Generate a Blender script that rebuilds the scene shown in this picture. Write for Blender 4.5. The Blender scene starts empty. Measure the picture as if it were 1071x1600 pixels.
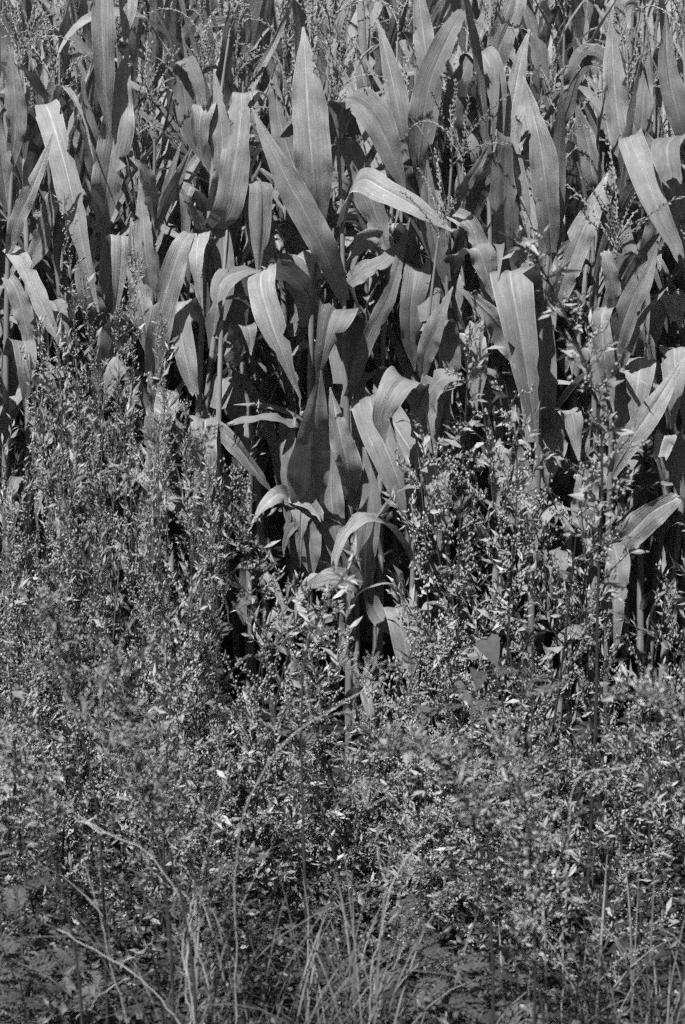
import bpy, math, random
import numpy as np
from mathutils import Vector, Matrix

# ------------------------------------------------------------------ camera, sky, sun, exposure
SC = bpy.context.scene
COL = SC.collection
rng = np.random.default_rng(7)
R = random.Random(11)

LENS, SENS = 70.0, 36.0
PITCH = math.radians(20.0)
CAM = np.array([0.0, -5.2, 2.75])
cam_d = bpy.data.cameras.new("camera")
cam = bpy.data.objects.new("camera", cam_d)
COL.objects.link(cam)
cam.location = CAM
cam.rotation_euler = (math.radians(90) - PITCH, 0, 0)
cam_d.sensor_fit = 'VERTICAL'
cam_d.sensor_height = SENS
cam_d.lens = LENS
cam_d.clip_start = 0.05
cam_d.clip_end = 500
cam_d.dof.use_dof = True
cam_d.dof.focus_distance = 5.45
cam_d.dof.aperture_fstop = 4.8
SC.camera = cam

SUN_EL = math.radians(59)
SUN_AZ = math.radians(30)          # degrees to the left of straight behind the camera
world = bpy.data.worlds.new("World")
SC.world = world
world.use_nodes = True
wn, wl = world.node_tree.nodes, world.node_tree.links
wn.clear()
sky = wn.new('ShaderNodeTexSky')
sky.sky_type = 'NISHITA'
sky.sun_disc = False
sky.sun_elevation = SUN_EL
sky.sun_rotation = math.pi + SUN_AZ
bw = wn.new('ShaderNodeRGBToBW')    # black-and-white film: the sky's light without its hue
bg = wn.new('ShaderNodeBackground')
bg.inputs['Strength'].default_value = 0.052
wo = wn.new('ShaderNodeOutputWorld')
wl.new(sky.outputs[0], bw.inputs[0]); wl.new(bw.outputs[0], bg.inputs[0]); wl.new(bg.outputs[0], wo.inputs[0])

sun_d = bpy.data.lights.new("sun", 'SUN')
sun_d.energy = 5.0
sun_d.angle = math.radians(0.5)
sun_d.color = (1, 1, 1)
sun = bpy.data.objects.new("sun", sun_d)
COL.objects.link(sun)
sdir = Vector((-math.sin(SUN_AZ) * math.cos(SUN_EL), -math.cos(SUN_AZ) * math.cos(SUN_EL), math.sin(SUN_EL)))
sun.rotation_euler = (sdir).to_track_quat('Z', 'Y').to_euler()
sun.location = (-3, -8, 12)

SC.view_settings.view_transform = 'Standard'
SC.view_settings.look = 'None'
SC.view_settings.gamma = 1
SC.view_settings.exposure = 1.0
SC.render.engine = 'CYCLES'
SC.cycles.use_denoising = False
SC.cycles.max_bounces = 3
SC.cycles.diffuse_bounces = 2
SC.cycles.glossy_bounces = 1
SC.cycles.transmission_bounces = 2
SC.cycles.use_adaptive_sampling = True
SC.cycles.adaptive_threshold = 0.10
SC.cycles.adaptive_min_samples = 20
SC.cycles.transparent_max_bounces = 2
SC.cycles.caustics_reflective = False
SC.cycles.caustics_refractive = False
SC.cycles.filter_width = 1.5

# ------------------------------------------------------------------ picture <-> place
Fv = np.array([0, math.cos(PITCH), -math.sin(PITCH)])
Uv = np.array([0, math.sin(PITCH), math.cos(PITCH)])
Rv = np.array([1.0, 0, 0])
K = SENS / LENS / 1600.0

def P(px, py, y):
    d = Fv + Rv * (px - 535.5) * K + Uv * (800 - py) * K
    return CAM + d * ((y - CAM[1]) / d[1])

def pxm(p):                          # metres per photo pixel at a point
    return float(np.dot(np.asarray(p) - CAM, Fv)) * K

def ground(y):
    # flat field, then a bank that climbs towards the road the photographer stands on
    y = np.asarray(y, float)
    a = np.maximum(-0.5 - y, 0)
    return 0.2 * a * a / (a + 0.15) * 1.1

# ------------------------------------------------------------------ materials (black-and-white film: every colour is a grey)
def mat(name):
    m = bpy.data.materials.new(name)
    m.use_nodes = True
    n = m.node_tree.nodes
    for x in list(n): n.remove(x)
    return m, n, m.node_tree.links

def N(n, t, **kw):
    x = n.new(t)
    for k, v in kw.items():
        if k in x.inputs: x.inputs[k].default_value = v
        else: setattr(x, k, v)
    return x

def math_node(n, l, op, a, b=None, clamp=False):
    x = n.new('ShaderNodeMath'); x.operation = op; x.use_clamp = clamp
    for i, v in enumerate((a, b)):
        if v is None: continue
        if isinstance(v, (int, float)): x.inputs[i].default_value = v
        else: l.new(v, x.inputs[i])
    return x.outputs[0]

def mapr(n, l, v, a, b, c, d):
    x = n.new('ShaderNodeMapRange')
    for i, k in enumerate((a, b, c, d)): x.inputs[i + 1].default_value = k
    l.new(v, x.inputs[0])
    return x.outputs[0]

def finish(m, n, l, base, rough, spec, bump=None, transl=0.0, bump_strength=0.4, bump_dist=0.002):
    bs = N(n, 'ShaderNodeBsdfPrincipled')
    l.new(base, bs.inputs['Base Color'])
    if isinstance(rough, float): bs.inputs['Roughness'].default_value = rough
    else: l.new(rough, bs.inputs['Roughness'])
    bs.inputs['Specular IOR Level'].default_value = spec
    if bump is not None:
        b = N(n, 'ShaderNodeBump'); b.inputs['Strength'].default_value = bump_strength; b.inputs['Distance'].default_value = bump_dist
        l.new(bump, b.inputs['Height']); l.new(b.outputs[0], bs.inputs['Normal'])
    out = N(n, 'ShaderNodeOutputMaterial')
    if transl > 0:
        t = N(n, 'ShaderNodeBsdfTranslucent'); l.new(base, t.inputs[0])
        mx = N(n, 'ShaderNodeMixShader'); mx.inputs[0].default_value = transl
        l.new(bs.outputs[0], mx.inputs[1]); l.new(t.outputs[0], mx.inputs[2]); l.new(mx.outputs[0], out.inputs[0])
    else:
        l.new(bs.outputs[0], out.inputs[0])
    return m

def corn_leaf_material(name, base, wear):
    m, n, l = mat(name)
    uv = N(n, 'ShaderNodeUVMap'); sep = N(n, 'ShaderNodeSeparateXYZ'); l.new(uv.outputs[0], sep.inputs[0])
    u, v = sep.outputs[0], sep.outputs[1]
    oi = N(n, 'ShaderNodeObjectInfo')
    tc = N(n, 'ShaderNodeTexCoord')
    # parallel veins: noise stretched along the blade
    cmb = N(n, 'ShaderNodeCombineXYZ')
    l.new(math_node(n, l, 'MULTIPLY', u, 22.0), cmb.inputs[0]); l.new(math_node(n, l, 'MULTIPLY', v, 0.8), cmb.inputs[1])
    l.new(math_node(n, l, 'MULTIPLY', oi.outputs['Random'], 50.0), cmb.inputs[2])
    vn = N(n, 'ShaderNodeTexNoise', Scale=1.0, Detail=3.0, Roughness=0.65); l.new(cmb.outputs[0], vn.inputs['Vector'])
    veins = mapr(n, l, vn.outputs[0], 0.3, 0.7, 0.78, 1.22)
    # fine grain of the leaf skin
    gn = N(n, 'ShaderNodeTexNoise', Scale=520.0, Detail=2.0, Roughness=0.7); l.new(tc.outputs['Object'], gn.inputs['Vector'])
    grain = mapr(n, l, gn.outputs[0], 0.3, 0.7, 0.78, 1.22)
    # broad blotches
    bn = N(n, 'ShaderNodeTexNoise', Scale=16.0, Detail=5.0, Roughness=0.7); l.new(tc.outputs['Object'], bn.inputs['Vector'])
    blot = mapr(n, l, bn.outputs[0], 0.3, 0.7, 0.74, 1.24)
    # paler midrib and leaf margin
    d = math_node(n, l, 'ABSOLUTE', math_node(n, l, 'SUBTRACT', u, 0.5))
    rib = mapr(n, l, d, 0.012, 0.036, 1.45, 1.0)
    edge = mapr(n, l, d, 0.472, 0.497, 1.0, 1.5)
    obv = mapr(n, l, oi.outputs['Random'], 0.0, 1.0, 0.66, 1.22)
    f = math_node(n, l, 'MULTIPLY', veins, grain)
    for k in (blot, rib, edge, obv): f = math_node(n, l, 'MULTIPLY', f, k)
    # withered tip, ragged where it begins
    tipd = math_node(n, l, 'ADD', v, math_node(n, l, 'MULTIPLY', vn.outputs[0], 0.8))
    f = math_node(n, l, 'MULTIPLY', f, mapr(n, l, tipd, 6.7, 7.2, 1.0, 1.45))
    # dry pale flecks
    sn = N(n, 'ShaderNodeTexNoise', Scale=60.0, Detail=1.0); l.new(tc.outputs['Object'], sn.inputs['Vector'])
    fleck = mapr(n, l, sn.outputs[0], 0.72, 0.78, 0.0, wear)
    val = math_node(n, l, 'ADD', math_node(n, l, 'MULTIPLY', f, base), fleck)
    geo = N(n, 'ShaderNodeNewGeometry')
    val = math_node(n, l, 'MULTIPLY', val, mapr(n, l, geo.outputs['Backfacing'], 0, 1, 1.0, 1.12))
    rough = mapr(n, l, gn.outputs[0], 0.3, 0.7, 0.52, 0.78)
    hb = math_node(n, l, 'ADD', vn.outputs[0], math_node(n, l, 'MULTIPLY', gn.outputs[0], 0.35))
    return finish(m, n, l, val, rough, 0.36, hb, 0.22, 0.9, 0.003)

def plain_material(name, base, rough=0.6, spec=0.35, var=0.25, scale=60.0, transl=0.0, objvar=0.2, stretch=None):
    m, n, l = mat(name)
    tc = N(n, 'ShaderNodeTexCoord'); oi = N(n, 'ShaderNodeObjectInfo')
    vec = tc.outputs['Object']
    if stretch:
        mp = N(n, 'ShaderNodeMapping'); mp.inputs['Scale'].default_value = stretch; l.new(vec, mp.inputs[0]); vec = mp.outputs[0]
    nn = N(n, 'ShaderNodeTexNoise', Scale=scale, Detail=3.0, Roughness=0.7); l.new(vec, nn.inputs['Vector'])
    f = math_node(n, l, 'MULTIPLY', mapr(n, l, nn.outputs[0], 0.3, 0.7, 1 - var, 1 + var), mapr(n, l, oi.outputs['Random'], 0, 1, 1 - objvar, 1 + objvar))
    # each small piece differs a little from its neighbours
    geo = N(n, 'ShaderNodeNewGeometry')
    f = math_node(n, l, 'MULTIPLY', f, mapr(n, l, geo.outputs['Random Per Island'], 0, 1, 1 - objvar, 1 + objvar))
    val = math_node(n, l, 'MULTIPLY', f, base)
    return finish(m, n, l, val, rough, spec, nn.outputs[0], transl, 0.4, 0.002)

M_LEAF = corn_leaf_material('corn_leaf', 0.19, 0.07)
M_STALK = plain_material('corn_stalk', 0.15, 0.5, 0.4, 0.25, 30, stretch=(4, 4, 0.4))
M_TASSEL = plain_material('tassel', 0.18, 0.7, 0.3, 0.2, 200)
M_HUSK = plain_material('husk', 0.17, 0.55, 0.35, 0.25, 40, stretch=(5, 5, 0.4))
M_WSTEM = plain_material('weed_stem', 0.03, 0.6, 0.3, 0.3, 50)
M_WSTEM2 = plain_material('weed_stem_green', 0.07, 0.6, 0.3, 0.3, 50)
M_WLEAF = plain_material('weed_leaf', 0.225, 0.62, 0.3, 0.2, 80, transl=0.2, objvar=0.3)
M_BEAD = plain_material('weed_flower_bead', 0.195, 0.6, 0.35, 0.2, 150, transl=0.0, objvar=0.3)
M_DRY = plain_material('dry_stem', 0.28, 0.7, 0.3, 0.25, 60)
M_GRASS = plain_material('grass_blade', 0.09, 0.5, 0.45, 0.25, 40, transl=0.2, objvar=0.35)
M_UNDER = plain_material('undergrowth_leaf', 0.06, 0.45, 0.4, 0.25, 60, transl=0.15, objvar=0.4)
M_VINE = plain_material('vine_leaf', 0.065, 0.75, 0.25, 0.25, 60, transl=0.15)
M_DRY2 = plain_material('weathered_stem', 0.22, 0.7, 0.3, 0.3, 60)
M_SOIL = plain_material('soil', 0.03, 0.9, 0.2, 0.4, 25)

# ------------------------------------------------------------------ mesh helpers
def build_mesh(name, V, quads=None, tris=None, uv=None, smooth=True, material=None):
    V = np.asarray(V, np.float32)
    nq = 0 if quads is None else len(quads)
    nt = 0 if tris is None else len(tris)
    loops, starts = [], []
    if nq: loops.append(np.asarray(quads, np.int32).ravel()); starts.append(np.arange(nq) * 4)
    if nt: loops.append(np.asarray(tris, np.int32).ravel()); starts.append(nq * 4 + np.arange(nt) * 3)
    L = np.concatenate(loops); S = np.concatenate(starts).astype(np.int32)
    me = bpy.data.meshes.new(name)
    me.vertices.add(len(V)); me.vertices.foreach_set('co', V.ravel())
    me.loops.add(len(L)); me.loops.foreach_set('vertex_index', L)
    me.polygons.add(len(S)); me.polygons.foreach_set('loop_start', S)
    me.polygons.foreach_set('use_smooth', np.full(len(S), smooth))
    if uv is not None:
        ul = me.uv_layers.new(name='UVMap')
        ul.data.foreach_set('uv', np.asarray(uv, np.float32)[L].ravel())
    me.update(calc_edges=True)
    if material: me.materials.append(material)
    return me

def obj(name, me, parent=None, loc=None):
    o = bpy.data.objects.new(name, me)
    COL.objects.link(o)
    if parent: o.parent = parent
    if loc is not None: o.location = loc
    return o

def root(name, label, cat, loc, group=None, kind=None):
    o = bpy.data.objects.new(name, None)
    o.empty_display_size = 0.05
    COL.objects.link(o)
    o.location = loc
    o['label'] = label; o['category'] = cat
    if group: o['group'] = group
    if kind: o['kind'] = kind
    return o

class Acc:                              # collects geometry for one mesh
    def __init__(s): s.v, s.q, s.t, s.n = [], [], [], 0
    def add(s, V, q=None, t=None):
        V = np.asarray(V, float)
        if q is not None and len(q): s.q.append(np.asarray(q) + s.n)
        if t is not None and len(t): s.t.append(np.asarray(t) + s.n)
        s.v.append(V); s.n += len(V)
    def mesh(s, name, material, smooth=True):
        return build_mesh(name, np.concatenate(s.v), np.concatenate(s.q) if s.q else None, np.concatenate(s.t) if s.t else None, None, smooth, material)

def spline(pts, n):
    pts = np.asarray(pts, float)
    if len(pts) < 3:
        t = np.linspace(0, 1, n)[:, None]
        return pts[0] * (1 - t) + pts[-1] * t
    d = np.r_[0, np.cumsum(np.sqrt(np.linalg.norm(np.diff(pts, axis=0), axis=1)) + 1e-6)]
    ext = np.vstack([2 * pts[0] - pts[1], pts, 2 * pts[-1] - pts[-2]])
    de = np.r_[-d[1], d, 2 * d[-1] - d[-2]]
    dense = []
    for i in range(1, len(ext) - 2):
        p0, p1, p2, p3 = ext[i - 1:i + 3]; t0, t1, t2, t3 = de[i - 1:i + 3]
        t = np.linspace(t1, t2, 16, endpoint=False)[:, None]
        a1 = (t1 - t) / (t1 - t0) * p0 + (t - t0) / (t1 - t0) * p1
        a2 = (t2 - t) / (t2 - t1) * p1 + (t - t1) / (t2 - t1) * p2
        a3 = (t3 - t) / (t3 - t2) * p2 + (t - t2) / (t3 - t2) * p3
        b1 = (t2 - t) / (t2 - t0) * a1 + (t - t0) / (t2 - t0) * a2
        b2 = (t3 - t) / (t3 - t1) * a2 + (t - t1) / (t3 - t1) * a3
        dense.append((t2 - t) / (t2 - t1) * b1 + (t - t1) / (t2 - t1) * b2)
    dense = np.vstack(dense + [pts[-1:]])
    s = np.r_[0, np.cumsum(np.linalg.norm(np.diff(dense, axis=0), axis=1))]
    q = np.linspace(0, s[-1], n)
    return np.stack([np.interp(q, s, dense[:, k]) for k in range(3)], 1)

def unit(v):
    v = np.asarray(v, float)
    return v / np.maximum(np.linalg.norm(v, axis=-1, keepdims=True), 1e-9)

def tube(C, rad, sides=6, cap=False):
    C = np.asarray(C, float); n = len(C)
    rad = np.broadcast_to(np.asarray(rad, float), (n,))
    T = unit(np.gradient(C, axis=0))
    ref = np.array([0.31, 0.9, 0.17]) if abs(T[:, 1]).mean() < 0.8 else np.array([1.0, 0, 0])
    A = unit(np.cross(T, ref)); B = np.cross(T, A)
    a = np.linspace(0, 2 * math.pi, sides, endpoint=False)
    V = C[:, None] + rad[:, None, None] * (np.cos(a)[None, :, None] * A[:, None] + np.sin(a)[None, :, None] * B[:, None])
    V = V.reshape(-1, 3)
    i = np.arange(n - 1)[:, None] * sides; j = np.arange(sides)[None]; k = (j + 1) % sides
    q = np.stack([i + j, i + k, i + sides + k, i + sides + j], -1).reshape(-1, 4)
    return V, q

S9 = np.array([-1, -0.72, -0.42, -0.07, 0.0, 0.07, 0.42, 0.72, 1.0])

def corn_width(t, tipw=0.02):
    b = np.clip(t / 0.22, 0, 1); b = 0.5 + 0.5 * b * b * (3 - 2 * b)
    e = np.clip((t - 0.4) / 0.6, 0, 1)
    return b * np.maximum(1 - e ** 2.1, tipw)

def blade(C, W, S, seed, chan=0.3, ripple=0.18, up=None):
    r = np.random.default_rng(seed)
    n = len(C)
    T = unit(np.gradient(C, axis=0))
    S = unit(S - T * np.sum(S * T, 1, keepdims=True))
    Nn = np.cross(S, T)
    if up is None: up = np.array([0, -0.6, 0.8])
    if np.mean(Nn @ up) < 0: Nn = -Nn
    t = np.linspace(0, 1, n)
    s = S9[None, :]
    ch = chan * (0.35 + 1.2 * np.exp(-t * 6))[:, None]
    off = ch * np.abs(s) ** 1.15 - 0.03 * np.exp(-(s / 0.08) ** 2)
    off = off + r.normal(0, 0.02, (1, 9)) + 0.05 * r.normal(0, 1, (1, 9)) * np.sin(6.28 * (t * r.uniform(0.4, 1.2) + r.uniform()))[:, None]
    for sg in (-1, 1):
        f1, f2 = r.uniform(2.0, 4.0), r.uniform(5, 8)
        p1, p2 = r.uniform(0, 6.28, 2)
        wv = ripple * np.sin(6.28 * f1 * t + p1) + 0.45 * ripple * np.sin(6.28 * f2 * t + p2)
        off = off + np.where(s * sg > 0, np.abs(s) ** 2.5, 0) * wv[:, None] * np.minimum(1, t * 4)[:, None]
    # slightly uneven width
    wn = 1 + 0.05 * np.sin(6.28 * r.uniform(1, 3) * t + r.uniform(0, 6))
    W = W * wn
    s = np.repeat(s, n, 0)
    for k in range(int(r.integers(0, 5))):          # nicks and small tears in the margin
        i = int(r.integers(n // 4, n - 2)); e = 0 if r.random() < .5 else 8
        s[i, e] *= r.uniform(0.45, 0.85)
        if e == 0: s[i, 1] = max(s[i, 1], s[i, 0] + .04)
        else: s[i, 7] = min(s[i, 7], s[i, 8] - .04)
    asym = 1 + 0.12 * np.sin(6.28 * r.uniform(0.5, 1.5) * t + r.uniform(0, 6))
    sw = np.where(s > 0, s * asym[:, None], s / asym[:, None])
    V = C[:, None] + W[:, None, None] * (sw[..., None] * S[:, None] + off[..., None] * Nn[:, None])
    if r.random() < 0.12:                  # a torn, uneven tip
        cut = r.uniform(0.80, 0.95) + r.normal(0, 0.025, 9)
        for j in range(9):
            q = np.minimum(t, cut[j]) if False else t * cut[j] ** np.clip((t - 0.5) * 2, 0, 1)
            V[:, j] = np.stack([np.interp(q, t, V[:, j, a]) for a in range(3)], 1)
    m = len(S9)
    i = np.arange(n - 1)[:, None] * m; j = np.arange(m - 1)[None]
    q = np.stack([i + j, i + j + 1, i + m + j + 1, i + m + j], -1).reshape(-1, 4)
    uu = (s + 1) / 2; vv = np.broadcast_to(t[:, None] * 7.0, (n, m))
    return V.reshape(-1, 3), q, np.stack([uu, vv], -1).reshape(-1, 2)

def rot(v, axis, ang):
    axis = unit(axis); c, s = np.cos(ang), np.sin(ang)
    c = np.asarray(c)[..., None]; s = np.asarray(s)[..., None]
    return v * c + np.cross(axis, v) * s + axis * np.sum(axis * v, -1, keepdims=True) * (1 - c)

# ------------------------------------------------------------------ the ground
def make_ground():
    ys = np.concatenate([np.linspace(-14, -5.3, 10), np.linspace(-5.2, 1.5, 90), np.linspace(1.7, 12, 40), np.linspace(14, 120, 20)])
    xs = np.concatenate([np.linspace(-60, -4.2, 20), np.linspace(-4, 4, 90), np.linspace(4.2, 60, 20)])
    X, Y = np.meshgrid(xs, ys)
    Z = ground(Y) + 0.02 * np.sin(X * 7.1 + 2 * np.sin(Y * 3)) * np.sin(Y * 8.3) + rng.normal(0, 0.008, X.shape)
    Z = Z + np.where(Y > 0, 0.03 * np.sin((Y - 0.15) * 2 * math.pi / 0.74), 0) - 0.02
    V = np.stack([X, Y, Z], -1).reshape(-1, 3)
    n, m = X.shape
    i = np.arange(n - 1)[:, None] * m; j = np.arange(m - 1)[None]
    q = np.stack([i + j, i + j + 1, i + m + j + 1, i + m + j], -1).reshape(-1, 4)
    o = obj('field_ground', build_mesh('field_ground', V, q, material=M_SOIL))
    o['kind'] = 'structure'
    o['label'] = 'dark bare soil under the corn and the weedy verge'
make_ground()

# ------------------------------------------------------------------ corn: tassels
def spikelets(acc, C, T, L, rad, spacing, r, spread=0.45, pairs=2):
    s = np.r_[0, np.cumsum(np.linalg.norm(np.diff(C, axis=0), axis=1))]
    k = max(2, int(s[-1] / spacing))
    q = np.linspace(0.0, s[-1], k)
    pos = np.stack([np.interp(q, s, C[:, a]) for a in range(3)], 1)
    tan = unit(np.stack([np.interp(q, s, T[:, a]) for a in range(3)], 1))
    for i in range(k):
        for b in range(pairs):
            ax = unit(np.cross(tan[i], r.normal(size=3)))
            d = unit(tan[i] + ax * spread * r.uniform(0.6, 1.5))
            l = L * r.uniform(0.7, 1.25)
            a = pos[i] + ax * rad * 0.5
            s1 = unit(np.cross(d, ax)); 
            mid = a + d * l * 0.45
            V = [a, mid + ax * rad, mid + s1 * rad, mid - ax * rad, mid - s1 * rad, a + d * l]
            acc.add(V, t=[[0, 2, 1], [0, 3, 2], [0, 4, 3], [0, 1, 4], [5, 1, 2], [5, 2, 3], [5, 3, 4], [5, 4, 1]])

def tassel_branch_mesh(L, bend, seed, thick=1.0, bare=0.12):
    r = np.random.default_rng(seed)
    t = np.linspace(0, 1, 14)
    ang = bend * t ** 1.3
    dx = np.sin(ang); dz = np.cos(ang)
    C = np.stack([np.cumsum(dx), 0.02 * np.cumsum(np.sin(t * 5 + seed)), np.cumsum(dz)], 1) * L / 14
    C = C - C[0]
    acc = Acc()
    V, q = tube(C, np.linspace(0.0016, 0.0008, 14) * thick, 4); acc.add(V, q)
    T = unit(np.gradient(C, axis=0))
    i0 = int(14 * bare)
    spikelets(acc, C[i0:], T[i0:], 0.0115 * thick, 0.0023 * thick, 0.0105, r, 0.42, 2)
    return acc.mesh('tassel_branch', M_TASSEL, False)

T_SPIKE = [tassel_branch_mesh(0.24 + 0.03 * k, 0.12 + 0.1 * k, 100 + k, 1.25, 0.05) for k in range(3)]
T_BR = [tassel_branch_mesh(0.14 + 0.02 * k, b, 200 + k, 1.0, 0.15) for k, b in enumerate((0.2, 0.6, 1.0, 1.5, 0.4, 1.9))]

def add_tassel(plant, base, d, nbr, seed, scale=1.0, spread=0.55):
    """tassel as a part of the plant; its side branches are sub-parts"""
    r = np.random.default_rng(seed)
    qt = Vector(unit(d)).to_track_quat('Z', 'Y')
    t = obj('tassel', T_SPIKE[seed % 3], plant, Vector(base) - plant.location)
    t.rotation_mode = 'QUATERNION'; t.rotation_quaternion = qt
    t.scale = (scale,) * 3
    for k in range(nbr):
        b = obj('tassel_branch', T_BR[int(r.integers(6))], t, (0, 0, r.uniform(0.0, 0.07)))
        b.rotation_euler = (0, r.uniform(0.25, 1.0) * spread, 0)
        az = 2.4 * k + r.uniform(-0.5, 0.5)
        b.rotation_euler = (Matrix.Rotation(az, 3, 'Z') @ Matrix.Rotation(r.uniform(0.35, 1.3) * spread, 3, 'Y')).to_euler()
        s = r.uniform(0.75, 1.15); b.scale = (s, s, s)
    return t

# ------------------------------------------------------------------ corn: stalk and plant
def stalk_mesh(C, r0, r1, seed):
    """jointed stalk wrapped in sheaths: thicker just above every node"""
    r = np.random.default_rng(seed)
    n = len(C)
    s = np.r_[0, np.cumsum(np.linalg.norm(np.diff(C, axis=0), axis=1))]
    rad = np.interp(s / s[-1], [0, 0.6, 0.85, 1], [r0, r0 * 0.8, r0 * 0.5, r1])
    ph = (s / 0.155 + r.uniform(0, 1)) % 1
    rad = rad * (1 + 0.16 * np.exp(-ph * 9) - 0.05 * ph) * np.where(ph < 0.06, 1.12, 1)
    V, q = tube(C, rad, 9)
    return build_mesh('stalk', V, q, material=M_STALK)

def leaf_object(plant, C, W, S, seed, chan, ripple, up=None):
    V, q, uv = blade(C, W, S, seed, chan, ripple, up)
    V = V - np.array(plant.location)
    me = build_mesh('leaf', V, q, uv=uv, material=M_LEAF)
    return obj('leaf', me, plant)

def procedural_leaf(plant, p, az, seed, L, wmax, th0, th1, kink, twist):
    r = np.random.default_rng(seed)
    n = 24
    t = np.linspace(0, 1, n)
    th = th0 + (th1 - th0) * t ** 1.6
    if kink > 0:
        tk = r.uniform(0.35, 0.6)
        th = th + kink / (1 + np.exp(-(t - tk) * 45))
    th = th + 0.12 * np.sin(t * r.uniform(6, 16) + r.uniform(0, 6)) * t
    th = np.minimum(th, math.radians(178))
    a = az + 0.25 * np.sin(t * 3 + r.uniform(0, 6)) * t
    h = np.stack([np.cos(a), np.sin(a), np.zeros(n)], 1)
    d = h * np.sin(th)[:, None] + np.array([0, 0, 1]) * np.cos(th)[:, None]
    C = p + np.vstack([np.zeros(3), np.cumsum(d[:-1], 0)]) * L / (n - 1)
    S = np.stack([-np.sin(a), np.cos(a), np.zeros(n)], 1)
    S = rot(S, unit(d), twist * t ** 1.2)
    W = wmax / 2 * corn_width(t)
    return leaf_object(plant, C, W, S, seed, r.uniform(0.2, 0.75), r.uniform(0.08, 0.34), up=np.array([-h[0, 0] * .5, -h[0, 1] * .5, .9]))

def ear(plant, p, az, seed):
    r = np.random.default_rng(seed)
    t = np.linspace(0, 1, 12)
    d = np.array([math.cos(az) * 0.35, math.sin(az) * 0.35, 0.93])
    C = p + d * (0.2 * t)[:, None]
    V, q = tube(C, 0.026 * np.sin(np.clip(t * 1.05 + 0.12, 0, 1) * math.pi) ** 0.6 + 0.003, 10)
    acc = Acc(); acc.add(V, q)
    e = obj('ear_husk', build_mesh('ear_husk', V - np.array(plant.location), q, material=M_HUSK), plant)
    sk = Acc()
    for k in range(14):
        b = C[-1] + r.normal(0, 0.003, 3)
        e1 = b + d * 0.014 + r.normal(0, 0.005, 3); e2 = e1 + r.normal(0, 0.006, 3) + np.array([0, 0, -0.012])
        V, q = tube(spline([b, e1, e2], 5), 0.0008, 3); sk.add(V - np.array(plant.location), q)
    obj('silk', sk.mesh('silk', M_DRY), e)

def corn_plant(x, y, H, seed, label, group, nleaf=12, zmin_leaf=0.25, tassel=True, branches=6, wide=1.0, skip=None):
    r = np.random.default_rng(seed)
    z0 = float(ground(y)) - 0.02
    pl = root('corn_plant', label, 'corn plant', (x, y, z0), group)
    lean = r.normal(0, 0.035, 2)
    t = np.linspace(0, 1, 26)
    C = np.stack([x + lean[0] * H * t ** 1.5 + 0.008 * np.sin(t * 9 + seed), y + lean[1] * H * t ** 1.5, z0 + (H - z0) * t], 1)
    obj('stalk', stalk_mesh(C - np.array(pl.location), 0.0115, 0.003, seed), pl)
    az0 = r.uniform(0, 2 * math.pi)
    for k in range(nleaf):
        f = zmin_leaf / H + (0.9 - zmin_leaf / H) * (k + r.uniform(-0.2, 0.2)) / max(nleaf - 1, 1)
        f = min(max(f, 0.05), 0.92)
        p = np.array([np.interp(f, t, C[:, a]) for a in range(3)])
        az = az0 + math.pi * (k % 2) + r.normal(0, 0.45)
        L = r.uniform(0.5, 0.85) * (0.65 if f > 0.82 else 1)
        upness = f ** 1.5
        th0 = math.radians(r.uniform(6, 24))
        th1 = math.radians(r.uniform(12, 60) if r.random() < 0.35 + 0.5 * upness else r.uniform(70, 170))
        kink = math.radians(r.uniform(70, 150)) if r.random() < 0.26 else 0
        procedural_leaf(pl, p, az, seed * 131 + k, L, r.uniform(0.028, 0.075) * wide * (0.75 if f > 0.85 else 1), th0, th1, kink, r.normal(0, 1.0))
    if r.random() < 0.7:
        f = r.uniform(0.42, 0.52)
        p = np.array([np.interp(f, t, C[:, a]) for a in range(3)])
        ear(pl, p + np.array([math.cos(az0), math.sin(az0), 0]) * 0.012, az0, seed + 5)
    if tassel:
        d = unit(C[-1] - C[-4])
        add_tassel(pl, C[-1] - d * 0.01, d + r.normal(0, 0.06, 3), branches, seed, r.uniform(0.85, 1.1), r.uniform(0.4, 0.8))
    return pl

# ------------------------------------------------------------------ corn: the plants of the front edge, leaf by leaf
def V3(p): return P(*p)

def edge_leaf(plant, pts, w, roll0=0.0, roll1=None, ang=None, chan=0.25, ripple=0.12, prof='corn', seed=1):
    pts3 = np.array([V3(p) for p in pts])
    n = 34
    C = spline(pts3, n)
    if ang is None:
        c = pts3[-1] - pts3[0]
    else:                                     # direction of the hanging blade, clockwise from straight down
        a = math.radians(ang)
        c = -Uv * math.cos(a) + Rv * math.sin(a)
    c = unit(c)
    mid = C[n // 2]
    view = unit(mid - CAM)
    p = unit(np.cross(c, view))
    rr = np.random.default_rng(seed + 9)
    roll1 = roll0 + rr.normal(0, 22) if roll1 is None else roll1
    ripple *= rr.uniform(.9, 2.2)
    t = np.linspace(0, 1, n)
    S = rot(np.broadcast_to(p, (n, 3)), np.broadcast_to(c, (n, 3)), np.radians(roll0 + (roll1 - roll0) * t))
    m = pxm(mid)
    if prof == 'corn': W = corn_width(t)
    elif prof == 'broad': W = np.interp(t, [0, .15, .45, .68, .84, .94, 1], [.6, .82, 1, .84, .48, .2, .01])
    elif prof == 'strap': W = np.interp(t, [0, .2, .6, .8, .92, 1], [.75, .95, 1, .8, .45, .08])
    elif prof == 'lance': W = np.interp(t, [0, .12, .35, .6, .85, 1], [.3, .62, 1, .93, .45, .02])
    k = np.ones(5) / 5
    W = np.convolve(np.pad(W, 2, 'edge'), k, 'valid')
    return leaf_object(plant, C, W * w * 0.93 * m / 2, S, seed, chan, ripple)

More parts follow.
